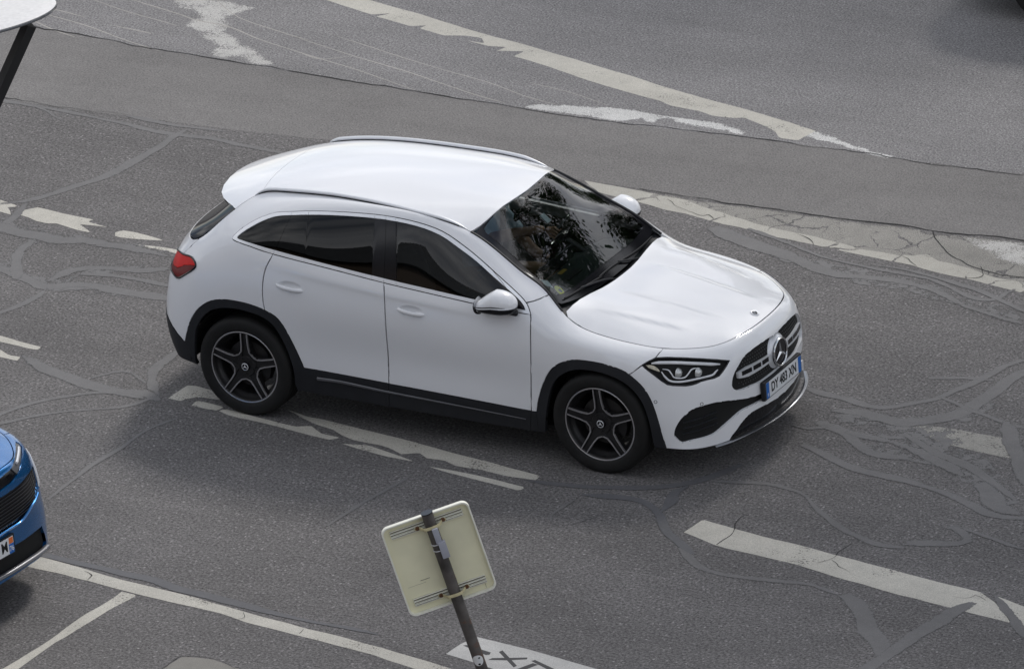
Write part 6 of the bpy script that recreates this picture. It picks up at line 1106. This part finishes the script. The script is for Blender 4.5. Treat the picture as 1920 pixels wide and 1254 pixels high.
def ribbon(L, wd, rng, amp, ds=.05):
    Q = np.array(spl([tuple(p) for p in L], 5)); s = np.r_[0, np.cumsum(np.hypot(*np.diff(Q, axis=0).T))]; n = max(6, int(s[-1]/ds)); t = np.linspace(0, s[-1], n)
    Q = np.stack([np.interp(t, s, Q[:, 0]), np.interp(t, s, Q[:, 1])], 1); T = np.gradient(Q, axis=0); T /= np.hypot(*T.T)[:, None]; Nn = np.c_[-T[:, 1], T[:, 0]]
    def wob(a):
        d = np.zeros(n)
        for o in (4, 10, 24):
            k = max(2, int(n/o)+1); d += np.interp(np.linspace(0, k, n), np.arange(k+1), rng.normal(size=k+1))*a*(o/24)**.5
        return d
    c = wob(amp*.6)[:, None]*Nn; ta = np.minimum(1, .35+np.minimum(np.arange(n), n-1-np.arange(n))/4.0)
    aw = min(amp*.35, wd*.28); w1 = wd/2*ta+wob(aw); w2 = wd/2*ta+wob(aw); w1 = np.maximum(w1, wd*.12); w2 = np.maximum(w2, wd*.12)
    return np.concatenate([Q+c+Nn*w1[:, None], (Q+c-Nn*w2[:, None])[::-1]])
rng = np.random.default_rng(7)
gm, _, _ = asphalt('road_asphalt', (.120, .114, .112), 1.15, 1.6, .9, .14, 50)
g = MB(); xs = [-400, -60, -20, 20, 60, 400]; g.add([(-500, -500, 0), (500, -500, 0), (500, 700, 0), (-500, 700, 0)], [(0, 1, 2, 3)]); tag(g.build('road', gm, None, smooth=False), kind='structure')
GM = dict(
 new=asphalt('newer_asphalt', (.186, .180, .180), 1.15, .8, .88, .10, 62)[0],
 strip=asphalt('strip_asphalt', (.160, .153, .148), .75, .5, .88, .10, 66)[0],
 paint=worn('worn_road_paint', (.44, .42, .37), .12, 1, 55, .7, 3.0, .5, 0, 1.5, .6),
 paintn=worn('road_paint', (.44, .43, .41), .08, 1, 60, .7, 3.0, .40, 0, 1.35, .6),
 paintw=worn('old_stripe_paint', (.36, .345, .305), .06, 1, 40, .75, 4.0, .5, 2.6, 1.5, .55),
 paintf=worn('faded_road_paint', (.27, .26, .235), .10, 1, 45, .8, 6.0, .5, 0, 1.6, .6),
 worn=worn('worn_paint_on_asphalt', (.235, .225, .205), .07, 1, 50, .85, 5.0, 1.1, 4.2, 1.55, .7),
 chalk=worn('chalky_white', (.50, .495, .48), .0, 1, 55, .85, 4.0, 1.0, 0, 1.7, .7),
 chalks=worn('chalky_stain', (.42, .41, .39), .06, 1, 50, .85, 5.0, 1.0, 0, 1.7, .6),
 streak=worn('thin_paint_streak', (.33, .315, .29), .30, 1, 60, .85, 5.0, .3, 0, .9),
 tar=worn('smooth_sealing_tar', (.130, .126, .125), .26, 1, 42, .7, 6.0, .30, 0, .85),
 tard=worn('dark_sealing_tar', (.100, .099, .104), .20, 1, 42, .65, 6.0, .25, 0, .85),
 tarz=worn('patchy_sealing_tar', (.134, .130, .129), .42, 1, 11, .7, 4.0, .30, 0, 1.15),
 crack=mat('dark_crack', (.016, .015, .015), .95, noise=(30, .2, 3)),  # one dark colour for all traced crack lines
 letter=worn('black_marking', (.070, .068, .068), .22, 1, 40, .9, 5, .3, 0, .8),
 concrete=worn('concrete_patch', (.215, .205, .185), .10, 1, 50, .9, 5, .3, 0, .8),
)
NAMES = dict(new='asphalt_lane', strip='asphalt_strip', worn='worn_marking', paintw='road_marking', paint='road_marking', paintn='road_marking', paintf='road_marking', chalk='chalk_stain', chalks='chalk_stain', letter='marking_letter', concrete='concrete_patch', crack='road_crack', streak='paint_streak', tar='tar_seam', tard='tar_seam', tarz='tar_patch')
ORD = ['strip', 'new', 'worn', 'concrete', 'paintw', 'chalks', 'chalk', 'streak', 'paint', 'paintn', 'paintf', 'letter', 'tarz', 'tar', 'tard', 'crack']
zc = .0006
for c in ORD:
    for n, (k, L_) in GD['P'].items():
        if k != c: continue
        amp = {'new': .014, 'strip': .014, 'paintn': .004, 'letter': .003, 'paint': .010, 'paintf': .01, 'concrete': .006}.get(c, .02)
        fe = 0.02 if n in ('m1b', 'm2') else {'chalk': .07, 'chalks': .09, 'worn': .05, 'paint': 0, 'paintn': 0, 'paintw': 0, 'paintf': 0, 'concrete': 0, 'letter': 0, 'new': .02, 'strip': .02}.get(c, .04)
        L2 = fractal(L_, amp, rng) if c not in ('letter',) else L_
        decal(NAMES[c], L2, GM[c], zc, fe); zc += .00003
    for n, (k, w_, L_) in GD['L'].items():
        if k != c: continue
        wd = w_/265.; amp = (.5*wd if c != 'streak' else .3*wd) if c != 'crack' else .02
        wd *= {'tar': 1.12, 'tard': 1.15, 'crack': .95}.get(c, 1); decal(NAMES[c], ribbon(L_, wd, rng, amp, .018 if c == 'crack' else .05), GM[c], zc, {'tar': .5*wd, 'tard': .5*wd, 'streak': .0}.get(c, 0), max(.012, wd/5)); zc += .00003

# ------------------------------------------------------------------ other cars: same shell grid, blunter nose
def variant(G):
    G = np.array(G, float)
    for k, a in ((2, .02), (3, .055), (4, .085), (5, .10), (6, .06), (7, .02)): G[k, :, 0] += a*np.array([1, 1, 1, 1, 1, 1, .9, .7, .5, .4])
    for k, b in ((4, .02), (5, .03), (6, .02)): G[k, :9, 1] += b
    for k in range(0, 9):
        G[k, 5:, 2] += np.array([.02, .05, .075, .09, .095])*(1 if k < 8 else .5); G[k, 5:, 0] += np.array([.01, .02, .035, .05, .06])*(1 if k < 7 else .3)
    return G
def set_body(G):
    global BODY, ROOF, HOOD, WSF, NG, REARW, HOOD_UP
    HOOD_UP = G is not RIB
    BODY = Surf(G); ROOF = roof_fields(); HOOD = hood_field(); WSF = ws_field(); REARW = rear_h(); NG = BODY.grid(np.linspace(0, 5, 161), np.linspace(0, 9, 181))
def plain_car(paint, label, plate_text):
    root = empty('car'); tag(root, label, 'car')
    b = {k: [list(q) for q in v] for k, v in BL.items()}
    b['bandb'][-1] = [4.75, 5.95]; b['griller'][0] = [4.75, 5.95]; b['slotb'][-1] = [4.67, 8.5]; b['lowr'][-1] = b['lowb'][0]; b['lampsep'] = [[1.84, 8.05], [2.14, 6.9]]
    lines = [LN[k] for k in ('gapF', 'gapB', 'gapR', 'seamA', 'wout', 'glassout', 'doorbot', 'rarch', 'farch', 'rarchin', 'farchin')]+[b[k] for k in ('hoodb', 'slotb', 'bandb', 'griller', 'grilleb', 'lowt', 'lowr', 'lowb', 'lampsep')]
    lines += [NL['tail'], LN['rbump']+[[22.5, 2.5], [25, 2.4]], [[5.3, 9.0], [5.6, 8.0], [6.1, 7.0], [6.6, 5.9], [7.1, 4.8]]]
    V, T, comp = partition(lines, 25, 9, .125, .125)
    byc = {}
    for i, c in enumerate(comp): byc.setdefault(int(c), []).append(i)
    sd_ = dict(SEED); sd_.update(BSEED); used = set(); holes = {find_comp(V, T, comp, q) for q in ([8, 1.0], [18.3, 1.0])}; used |= holes
    def P(n, name, m, off=0., gap=.004, fl=.02):
        c = find_comp(V, T, comp, sd_[n] if isinstance(n, str) else n)
        if c in used: return None
        used.add(c); return panel(name, V, T, byc[c], BODY.at, BODY.nrm, m, root, off, gap, fl, ('r', 'l'))
    G_ = P('bgrille', 'grille', M['gloss'], -.012, 0, 0); P('lowgrille', 'lower_grille', M['under'], -.03, 0, 0); P('slot', 'front_slot', M['gloss'], -.015, 0, 0)
    hl = P('lamp', 'headlight', M['lampin'], -.006, 0, .01); P('taillight', 'tail_light', M['red'])
    P('nose', 'front_bumper', paint, fl=.035); P('fender', 'fender', paint); fd = P('front_door', 'door', paint); rd = P('rear_door', 'door', paint); bs = P('body_side', 'body_side', paint)
    P('cladR', 'lower_cladding', M['plastic'], .006); P('cladS2', 'lower_cladding', M['plastic'], .006); P('cladA', 'wheel_arch_trim', M['plastic'], .006)
    for n in ('glassF', 'glassR', 'glassQ'): P(n, 'window_glass', M['glassdark'], -.004, .001, .006)
    if not hl or not G_: print('NOSE', [(n, find_comp(V, T, comp, sd_[n])) for n in sd_])
    for c, t in byc.items():
        if c in used: continue
        if len(t) < 3: continue
        q = V[sorted({i for k in t for i in T[k]})].mean(0); win = 6.8 < q[1] < 8.3 and 10 < q[0] < 18.6
        m, nm = (M['gloss'], 'window_trim') if win else ((M['plastic'], 'lower_cladding') if q[1] < 1.8 and q[0] > 5 else (paint, 'body_panel'))
        used.add(c); panel(nm, V, T, t, BODY.at, BODY.nrm, m, root, .002 if win else 0, .002, .015, ('r', 'l'))
    inner_skin(root, M['under'])
    he = [(x, y) for x, y, z in edge9(lin(0, 9.15, 50))]; half = he+COWL[::-1]; full = half+[(x, -y) for x, y in half[::-1][1:-1]]
    V2, T2, c2 = region2d(full, (), .05); full_panel('bonnet', V2, T2, c2, set(c2), hood_g, paint, root, 0, .004, .02)
    re_ = [(x, y) for x, y, z in edge9(lin(13.0, 19.1, 50))]; half = WSTOP[:-1]+re_+SPOIL[::-1][1:]; full = half+[(x, -y) for x, y in half[::-1][1:-1]]
    V3, T3, c3 = region2d(full, (), .06); full_panel('roof', V3, T3, c3, set(c3), ROOF, paint, root, 0, .0022, .03)
    se = [(x, y) for x, y, z in edge9(lin(9.4, 12.9, 30))]; foot = [(-.315, 0), (-.322, .2), (-.338, .4), (-.352, .55), (-.36, .66)]
    half = foot+se[2:]+WSTOP[::-1][1:]; full = half+[(x, -y) for x, y in half[::-1][1:-1]]
    V4, T4, c4 = region2d(full, (), .06); full_panel('windscreen', V4, T4, c4, set(c4), WSF, M['glassdark'], root, -.001, .002, .02)
    ez = edge9(lin(19.12, 25, 46)); half = [(y, z) for x, y, z in ez if z > 1.0][::-1]; half[0] = (0.0, half[0][1]); full = [(-y, z) for y, z in half[::-1][:-1]]+half+[(y, 1.425-.06*abs(y)**2) for y in lin(.56, -.56, 9)]
    V5, T5, c5 = region2d(full, (), .06); full_panel('rear_window', V5, T5, c5, set(c5), None, M['glassdark'], root, -.002, .004, .02, REARW)
    for s_ in (-1, 1):
        mirror(root, paint, s_)
        # headlight guide, bright moulding under the grille, grille bars, lower lip
        q = onbody(b['hoodb'][6:10], -.0, s_); m_ = MB(); m_.tube(onbody(spl([(2.4, 8.05), (3.1, 8.25), (4.1, 8.2)], 4), .002, s_), .010, 6); m_.build('light_guide', M['drl'], hl[0 if s_ < 0 else 1])
        m_ = MB(); m_.tube(onbody(spl(b['grilleb'][1:], 3), .004, s_), .009, 8); m_.build('grille_moulding', paint, G_[0 if s_ < 0 else 1])
        m_ = MB()
        for k in range(9):
            v_ = 4.35+k*.20; m_.tube(onbody([(u_, v_+.03*u_) for u_ in lin(.05, 3.3+.12*k, 24)], -.008, s_), .0035, 5)
        m_.build('grille_bars', M['plastic'], G_[0 if s_ < 0 else 1])
        m_ = MB()
        for k in range(3): m_.tube(onbody([(4.85-.12*k, 6.1+.45*k), (4.5-.12*k, 5.6+.45*k)] if False else spl([(5.25-.30*k, 6.55-.05*k), (4.95-.30*k, 6.15-.05*k), (4.60-.22*k, 5.6-.15*k), (4.45-.2*k, 5.0-.05*k)], 4), .003, s_), .006, 6)
        m_.build('running_light', M['drl'], root)
        m_ = MB(); m_.tube(onbody(spl(b['lowb'], 4), .012, s_), .020, 10, flat=((0, 0, 1), 1.2, .8)); m_.build('front_lip', M['ledge'], root)
    if plate_text:
        pc = Vector((front_x(.0, .48)+.012, 0, .478)); ez = Vector((1, 0, .05)).normalized(); ex = Vector((0, 1, 0)); ey = ez.cross(ex).normalized()
        def slab(name, m, par, x0, x1, y0, y1, zz, th=.004):
            q = MB(); t = [pc+ex*a+ey*c+ez*zz for a, c in ((x0, y0), (x1, y0), (x1, y1), (x0, y1))]; q.add(t+[p-ez*th for p in t], [(0, 1, 2, 3), (7, 6, 5, 4), (0, 4, 5, 1), (1, 5, 6, 2), (2, 6, 7, 3), (3, 7, 4, 0)]); return q.build(name, m, par, smooth=False)
        slab('plate_holder', M['plastic'], root, -.275, .275, -.066, .066, 0, .03); n_ = slab('number_plate', M['plate'], root, -.26, .26, -.055, .055, .003)
        slab('plate_band', M['plateblue'], n_, -.26, -.218, -.055, .055, .0042); slab('plate_band', M['plateblue'], n_, .212, .26, -.055, .010, .0042); slab('plate_band', M['plateorange'], n_, .216, .256, .012, .052, .0042)
        text_mesh(plate_text, .100, .0006, frame(pc+ez*.0042+ex*.168, ex, ey, ez), .85, .0014).build('plate_lettering', M['black'], n_, smooth=False)
        text_mesh('76', .050, .0005, frame(pc+ez*.0052+ex*.236-ey*.024, ex, ey, ez), .85, .0008).build('plate_number', M['plate'], n_, smooth=False)
    for x in (0, -WB):
        for s_ in (-1, 1): wheel(root, x, s_, R(9))
        arch_liner(root, x)
    fl = MB(); fl.box((-1.36, 0, .235), (1.95, 1.6, .03)); fl.box((-1.36, 0, .26), (3.6, 1.05, .05)); fl.box((-1.5, 0, .75), (2.4, 1.45, .5)); fl.build('underbody', M['under'], root, smooth=False)
    return root
set_body(variant(RIB))
bc = plain_car(M['blue'], 'bright blue car nose poking in at the lower left edge', 'M')
bc.location = BLUE_T; bc.rotation_euler = (0, 0, BLUE_YAW)
dc = plain_car(M['darkpaint'], 'dark car at the top right corner with only its black tyre in view', None)
dc.location = (-.651, 7.782+.9, 0); dc.rotation_euler = (0, 0, math.pi)
# ------------------------------------------------------------------ leaning sign seen from behind
M['cream'] = mat('cream_sign_back', (.80, .77, .55), .5, noise=(5, .07, 6)); M['creamedge'] = mat('pale_sign_rim', (.82, .81, .71), .45, noise=(14, .06, 3))
M['rustpole'] = mat('weathered_steel', (.105, .095, .088), .6, metal=.35, noise=(9, .5, 8), bump=(60, .3, .002)); M['rust'] = mat('rust', (.10, .045, .018), .8, noise=(50, .4, 4))
M['greybox'] = mat('grey_plastic', (.36, .37, .42), .5, noise=(14, .06, 3)); M['stickw'] = mat('white_sticker', (.70, .70, .69), .5, noise=(40, .06, 3)); M['dark_line'] = mat('dark_line', (.11, .10, .065), .8, noise=(30, .2, 4))
def add_rust(m):
    t = m.node_tree; p = t.nodes['Principled BSDF']; z = t.nodes.new('ShaderNodeTexNoise'); z.inputs['Scale'].default_value = 7; z.inputs['Detail'].default_value = 8; z.inputs['Roughness'].default_value = .7
    g = t.nodes.new('ShaderNodeNewGeometry'); t.links.new(g.outputs['Position'], z.inputs['Vector']); r_ = t.nodes.new('ShaderNodeValToRGB'); r_.color_ramp.elements[0].position = .57; r_.color_ramp.elements[1].position = .66
    t.links.new(z.outputs['Fac'], r_.inputs['Fac']); src_ = p.inputs['Base Color'].links[0].from_socket; x = t.nodes.new('ShaderNodeMix'); x.data_type = 'RGBA'; x.inputs['B'].default_value = (.15, .085, .06, 1)
    t.links.new(r_.outputs['Color'], x.inputs['Factor']); t.links.new(src_, x.inputs['A']); t.links.new(x.outputs['Result'], p.inputs['Base Color'])
add_rust(M['rustpole'])
def sign():
    root = empty('road_sign', (2.7484, -6.6198, 0)); tag(root, 'cream back of a square road sign on a leaning rusty pole', 'sign')
    O = Vector((2.1553, -6.9515, 2.607)); ey = Vector((-.2201, -.1231, .9677)).normalized(); ex = Vector((.7868, .564, .2507)); ex = (ex-ey*ex.dot(ey)).normalized(); ez = ex.cross(ey)
    if ez.dot(Vector((.5766, -.8165, 0))) < 0: ez = -ez
    C0 = O-ey*.311-ex*.023; base = Vector((2.7484, -6.6198, 0))
    def L3(x, y, z=0): return C0+ex*x+ey*y+ez*z-base
    Mx = Matrix(((ex.x, ey.x, ez.x, (C0-base).x), (ex.y, ey.y, ez.y, (C0-base).y), (ex.z, ey.z, ez.z, (C0-base).z), (0, 0, 0, 1)))
    def rsq(h, v, r_, n=8):
        o = []
        for cx, cy, a in ((h-r_, v-r_, 0), (-h+r_, v-r_, 90), (-h+r_, -v+r_, 180), (h-r_, -v+r_, 270)):
            for k in range(n+1): t = R(a+90*k/n); o.append((cx+r_*math.cos(t), cy+r_*math.sin(t)))
        return o
    H, Vv = .267, .292; o1 = rsq(H, Vv, .045); o2 = rsq(H-.004, Vv-.004, .041); n = len(o1); yf = -.055
    mb = MB(); mb.add([L3(x, y, yf) for x, y in o1], [tuple(range(n))]); mb.add([L3(x, y, yf-.003) for x, y in o1], [tuple(range(n-1, -1, -1))]); mb.build('sign_panel', M['cream'], root)
    mb = MB(); mb.add([L3(x, y, yf-.003) for x, y in o1]+[L3(x, y, yf+.028) for x, y in o1]+[L3(x, y, yf+.028) for x, y in rsq(H-.009, Vv-.009, .038)]+[L3(x, y, yf+.001) for x, y in rsq(H-.009, Vv-.009, .038)], [(k*n+i, k*n+(i+1) % n, (k+1)*n+(i+1) % n, (k+1)*n+i) for k in range(3) for i in range(n)]); mb.build('sign_rim', M['creamedge'], root)
    for yv in (.231, -.216):
        mb = MB()
        for dy, h in ((.021, .012), (.007, .020), (-.012, .020), (-.024, .012)): mb.box((0, yv+dy, yf+.002+h/2), (.44, .004, h))
        mb.box((0, yv, yf+.005), (.44, .046, .003)); mb.v = [tuple(Mx @ Vector(q)) for q in mb.v]; mb.build('mounting_rail', M['creamedge'], root, smooth=False)
        mb = MB(); [mb.box((0, yv+dy, yf+.0045), (.436, .0065, .006)) for dy in (.0135, -.003, -.0185)]; mb.v = [tuple(Mx @ Vector(q)) for q in mb.v]; mb.build('rail_groove', M['dark_line'], root, smooth=False)  # dark strips laid between the rail lips
        mb = MB(); mb.tube([L3(x, yv-.002, z) for x, z in ((-.075, yf+.03), (-.05, yf+.036), (-.040, .0), (-.02, .036), (.0, .040), (.023, .042), (.046, .040), (.064, .034), (.084, .0), (.092, yf+.036), (.115, yf+.03))], .003, 6, flat=(ey, .8, 3.6)); cl = mb.build('pole_clamp', mat('clamp_paint', (.56, .50, .30), .5, noise=(30, .2, 4)), root)
        for bx in (-.058, .098):
            mb = MB(); g = MB(); g.lathe([(.0005, .014), (.010, .014), (.014, .009), (.014, 0)], 6, axis='z'); mb.add([L3(bx+q[0], yv+q[1], yf+.030+q[2]) for q in g.v], g.f); mb.build('bolt', M['rust'], cl)
    mb = MB(); mb.tube([O-base+ez*.0, base-base], .0345, 24); pole = mb.build('pole', M['rustpole'], root)
    mb = MB(); mb.tube([O-base+ey*.001, O-base+ey*.006], .036, 24); mb.build('pole_cap', M['gloss'], root)
    mb = MB()
    for c, d in (((.036, .175, .050), (.036, .100, .022)), ((.048, .085, .054), (.044, .105, .030))): mb.box(c, d, bev=.004)
    mb.v = [tuple(Mx @ Vector(q)) for q in mb.v]; bx_ = mb.build('sensor_box', M['greybox'], root)
    mb = MB(); mb.tube([L3(.023+.037*math.cos(t), .115, .037*math.sin(t)) for t in np.linspace(0, 2*math.pi, 16, endpoint=False)], .003, 6, closed=True); mb.tube([L3(.023+.037*math.cos(t), .075, .037*math.sin(t)) for t in np.linspace(0, 2*math.pi, 16, endpoint=False)], .003, 6, closed=True); mb.build('box_strap', M['satin'], bx_)
    # round sticker wrapped on the pole
    def onpole(a, y, r_=.0352): t = math.pi/2-a/r_; return L3(.023+r_*math.cos(t), y, r_*math.sin(t))
    def disc(cx, cy, rr, m, nm, par, r_, sx=1):
        mb = MB(); vs = [onpole(cx, cy, r_)]; fs = []; N_ = 28
        for k in range(1, 5):
            for i in range(N_): t = 2*math.pi*i/N_; vs.append(onpole(cx+sx*rr*k/4*math.cos(t), cy+rr*k/4*math.sin(t), r_))
        fs += [(0, 1+i, 1+(i+1) % N_) for i in range(N_)]+[(1+k*N_+i, 1+k*N_+(i+1) % N_, 1+(k+1)*N_+(i+1) % N_, 1+(k+1)*N_+i) for k in range(3) for i in range(N_)]
        mb.add(vs, fs); return mb.build(nm, m, par)
    s = disc(-.006, -.660, .034, M['stickw'], 'round_sticker', pole, .0352); disc(.006, -.645, .005, M['black'], 'sticker_mark', s, .0358, 1.3); disc(-.004, -.684, .006, M['black'], 'sticker_mark', s, .0358, 1.3)
    mb = MB(); mb.box((-.115, -.100, yf+.0016), (.058, .0025, .001)); mb.box((-.17, -.118, yf+.0014), (.11, .0008, .0006)); mb.box((.205, -.255, yf+.0014), (.0015, .045, .0006)); mb.v = [tuple(Mx @ Vector(q)) for q in mb.v]; mb.build('scratch', M['dark_line'], root, smooth=False)
    return root
sign()
def lamp():
    B = Vector((-2.3573, -9.0678, 0)); root = empty('street_lamp', B); tag(root, 'pale disc street lamp head on a slanting dark post, cut by the upper left corner', 'street lamp')
    c = Vector((-.222, -7.6593, 5.6057)); a = Vector((.3952, .2469, .0501)); la = a.length*1.06; a.normalize(); v = Vector((.453, -.8036, .3862)).normalized()      # towards the viewer
    p = Vector((.0167, -.0443, -.1118)); n = (v*.25-p.normalized()*.97); n = (n-a*n.dot(a)).normalized(); b = n.cross(a).normalized()
    lb = la; mb = MB(); prof = [(.0005, .030), (.5, .028), (.8, .020), (.95, .010), (1.0, .0), (.985, -.014), (.9, -.02), (.0005, -.03)]
    N_ = 72; vs = []; fs = []
    for i in range(N_):
        t = 2*math.pi*i/N_
        for r_, h in prof: vs.append(c-B+(a*math.cos(t)+b*math.sin(t))*la*r_+n*h)
    m_ = len(prof); fs = [(i*m_+k, ((i+1) % N_)*m_+k, ((i+1) % N_)*m_+k+1, i*m_+k+1) for i in range(N_) for k in range(m_-1)]
    mb.add(vs, fs); mb.build('lamp_head', mat('pale_lamp_shell', (.66, .65, .64), .55, noise=(40, .08, 5)), root)
    mb = MB(); rim = [c-B+(a*math.cos(t)+b*math.sin(t))*la-n*.012 for t in np.linspace(0, 2*math.pi, 72, endpoint=False)]; mb.tube(rim, .006, 6, closed=True); mb.build('head_rim', M['lampin'], root)
    T = Vector((.0292, -7.4854, 5.5434))-B; T = T+T.normalized()*.05; mb = MB(); mb.tube([T-n*.05, Vector((0, 0, 0))], .037, 4, flat=(v, 1.15, 1.15)); mb.build('post', mat('dark_post_paint', (.022, .022, .023), .6, noise=(10, .1, 3)), root, angle=20)
    mb = MB(); mb.box((0, 0, .01), (.25, .25, .02), bev=.004); mb.build('base_plate', M['plastic'], root)
lamp()
# ------------------------------------------------------------------ trees across the road and a house on the near side: outside the picture, they shade the street and mirror in the glass
M['leafa'] = mat('leaf_green', (.045, .085, .022), .6, noise=(3, .35, 4)); M['bark'] = mat('bark', (.10, .08, .06), .9, noise=(12, .3, 6), bump=(20, .6, .03))
def tree(loc, h, cr, rng_, label):
    root = empty('tree', loc); tag(root, label, 'tree', 'trees along the far pavement')
    mb = MB(); tips = []
    mb.tube([(0, 0, 0), (.05, .03, h*.25), (-.04, .05, h*.5), (.05, 0, h*.82)], [.22, .17, .13, .05], 12)
    for k in range(16):
        a = k*2.4+rng_.random(); z0 = h*(.42+.42*k/16); l = cr*(.95-.45*abs(k/16-.4)); e = Vector((math.cos(a)*l, math.sin(a)*l, z0+l*(.25+.5*rng_.random())))
        mid = Vector((math.cos(a)*l*.5, math.sin(a)*l*.5, z0+l*.15)); mb.tube([(0, 0, z0), mid, e], [.07, .045, .015], 7)
        for j in range(5):
            t = .35+.65*rng_.random(); s = Vector((0, 0, z0)).lerp(e, t); d = Vector((rng_.normal(), rng_.normal(), rng_.normal()*.6)).normalized()*cr*.32; mb.tube([s, s+d*.5+Vector((0, 0, .08)), s+d], [.022, .014, .006], 5); tips.append(s+d); tips.append(s+d*.5)
        tips.append(e)
    mb.build('trunk', M['bark'], root)
    n = int(850*cr**1.9); vs = []; fs = []
    for i in range(n):
        c = tips[int(rng_.random()*len(tips))]+Vector(rng_.normal(size=3)*cr*.10); d = Vector(rng_.normal(size=3)).normalized(); e = d.orthogonal().normalized(); f = d.cross(e); s = .08+.10*rng_.random()
        b = len(vs); vs += [c-e*s, c+f*s*.55, c+e*s, c-f*s*.55]; fs.append((b, b+1, b+2, b+3))
    mb = MB(); mb.add(vs, fs); mb.build('crown', M['leafa'], root, smooth=False, recalc=False)
tr = np.random.default_rng(3)
tree((6.1, 13.0, 0), 19.0, 6.1, tr, 'leafy street tree across the road, mirrored in the windscreen'); tree((11.6, 11.4, 0), 17.0, 5.2, tr, 'slimmer street tree standing beyond the front of the white car'); tree((-3.5, 18.5, 0), 10.0, 3.6, tr, 'leafy street tree across the road, mirrored in the bonnet')
def building(loc, size, floors, label):
    root = empty('building', loc); tag(root, label, 'building')
    w_, h_, d_ = size; mb = MB(); mb.box((0, -d_/2, h_/2), (w_, d_, h_)); mb.build('wall', mat('brown_render', (.17, .13, .10), .85, noise=(.8, .12, 5)), root, smooth=False)
    mb = MB(); mb.prism([(-w_/2-.4, h_), (w_/2+.4, h_), (w_/2-1.5, h_+2.2), (-w_/2+1.5, h_+2.2)], -d_-.3, .4, 1); mb.build('roof', mat('zinc_roof', (.12, .13, .14), .5, metal=.3, noise=(2, .15, 4)), root, smooth=False)
    gl = mat('facade_glass', (.03, .035, .04), .12, noise=(3, .2, 2)); fr = mat('window_frame_paint', (.5, .49, .46), .6, noise=(5, .1, 2))
    f0 = None
    for r_ in range(floors):
        for k in range(int((w_-3)/3.3)):
            x = -w_/2+2.2+k*3.3; z = 2.2+r_*3.1
            if f0 is None:
                mb = MB(); [mb.box(c, d) for c, d in (((-.62, .04, 0), (.10, .12, 1.9)), ((.62, .04, 0), (.10, .12, 1.9)), ((0, .04, .95), (1.34, .12, .10)), ((0, .07, -.97), (1.5, .22, .10)), ((0, .04, 0), (.05, .08, 1.8)))]
                f0 = mb.build('window', fr, root, smooth=False); mb = MB(); mb.box((0, .012, 0), (1.2, .02, 1.85)); p0 = mb.build('pane', gl, f0, smooth=False); f0.location = (x, .0, z)
            else:
                c = f0.copy(); col.objects.link(c); c.parent = root; c.location = (x, 0, z); q = p0.copy(); col.objects.link(q); q.parent = c
building((-34, -27, 0), (44, 17, 10), 5, 'brown street building mirrored in the side windows'); building((26, -46, 0), (72, 13, 12), 4, 'unseen street building behind the viewpoint, its height set for the near-side light')  # second block is out of view, added to hold back near-side sky light
set_body(RIB)

wc = white_car()
driver()
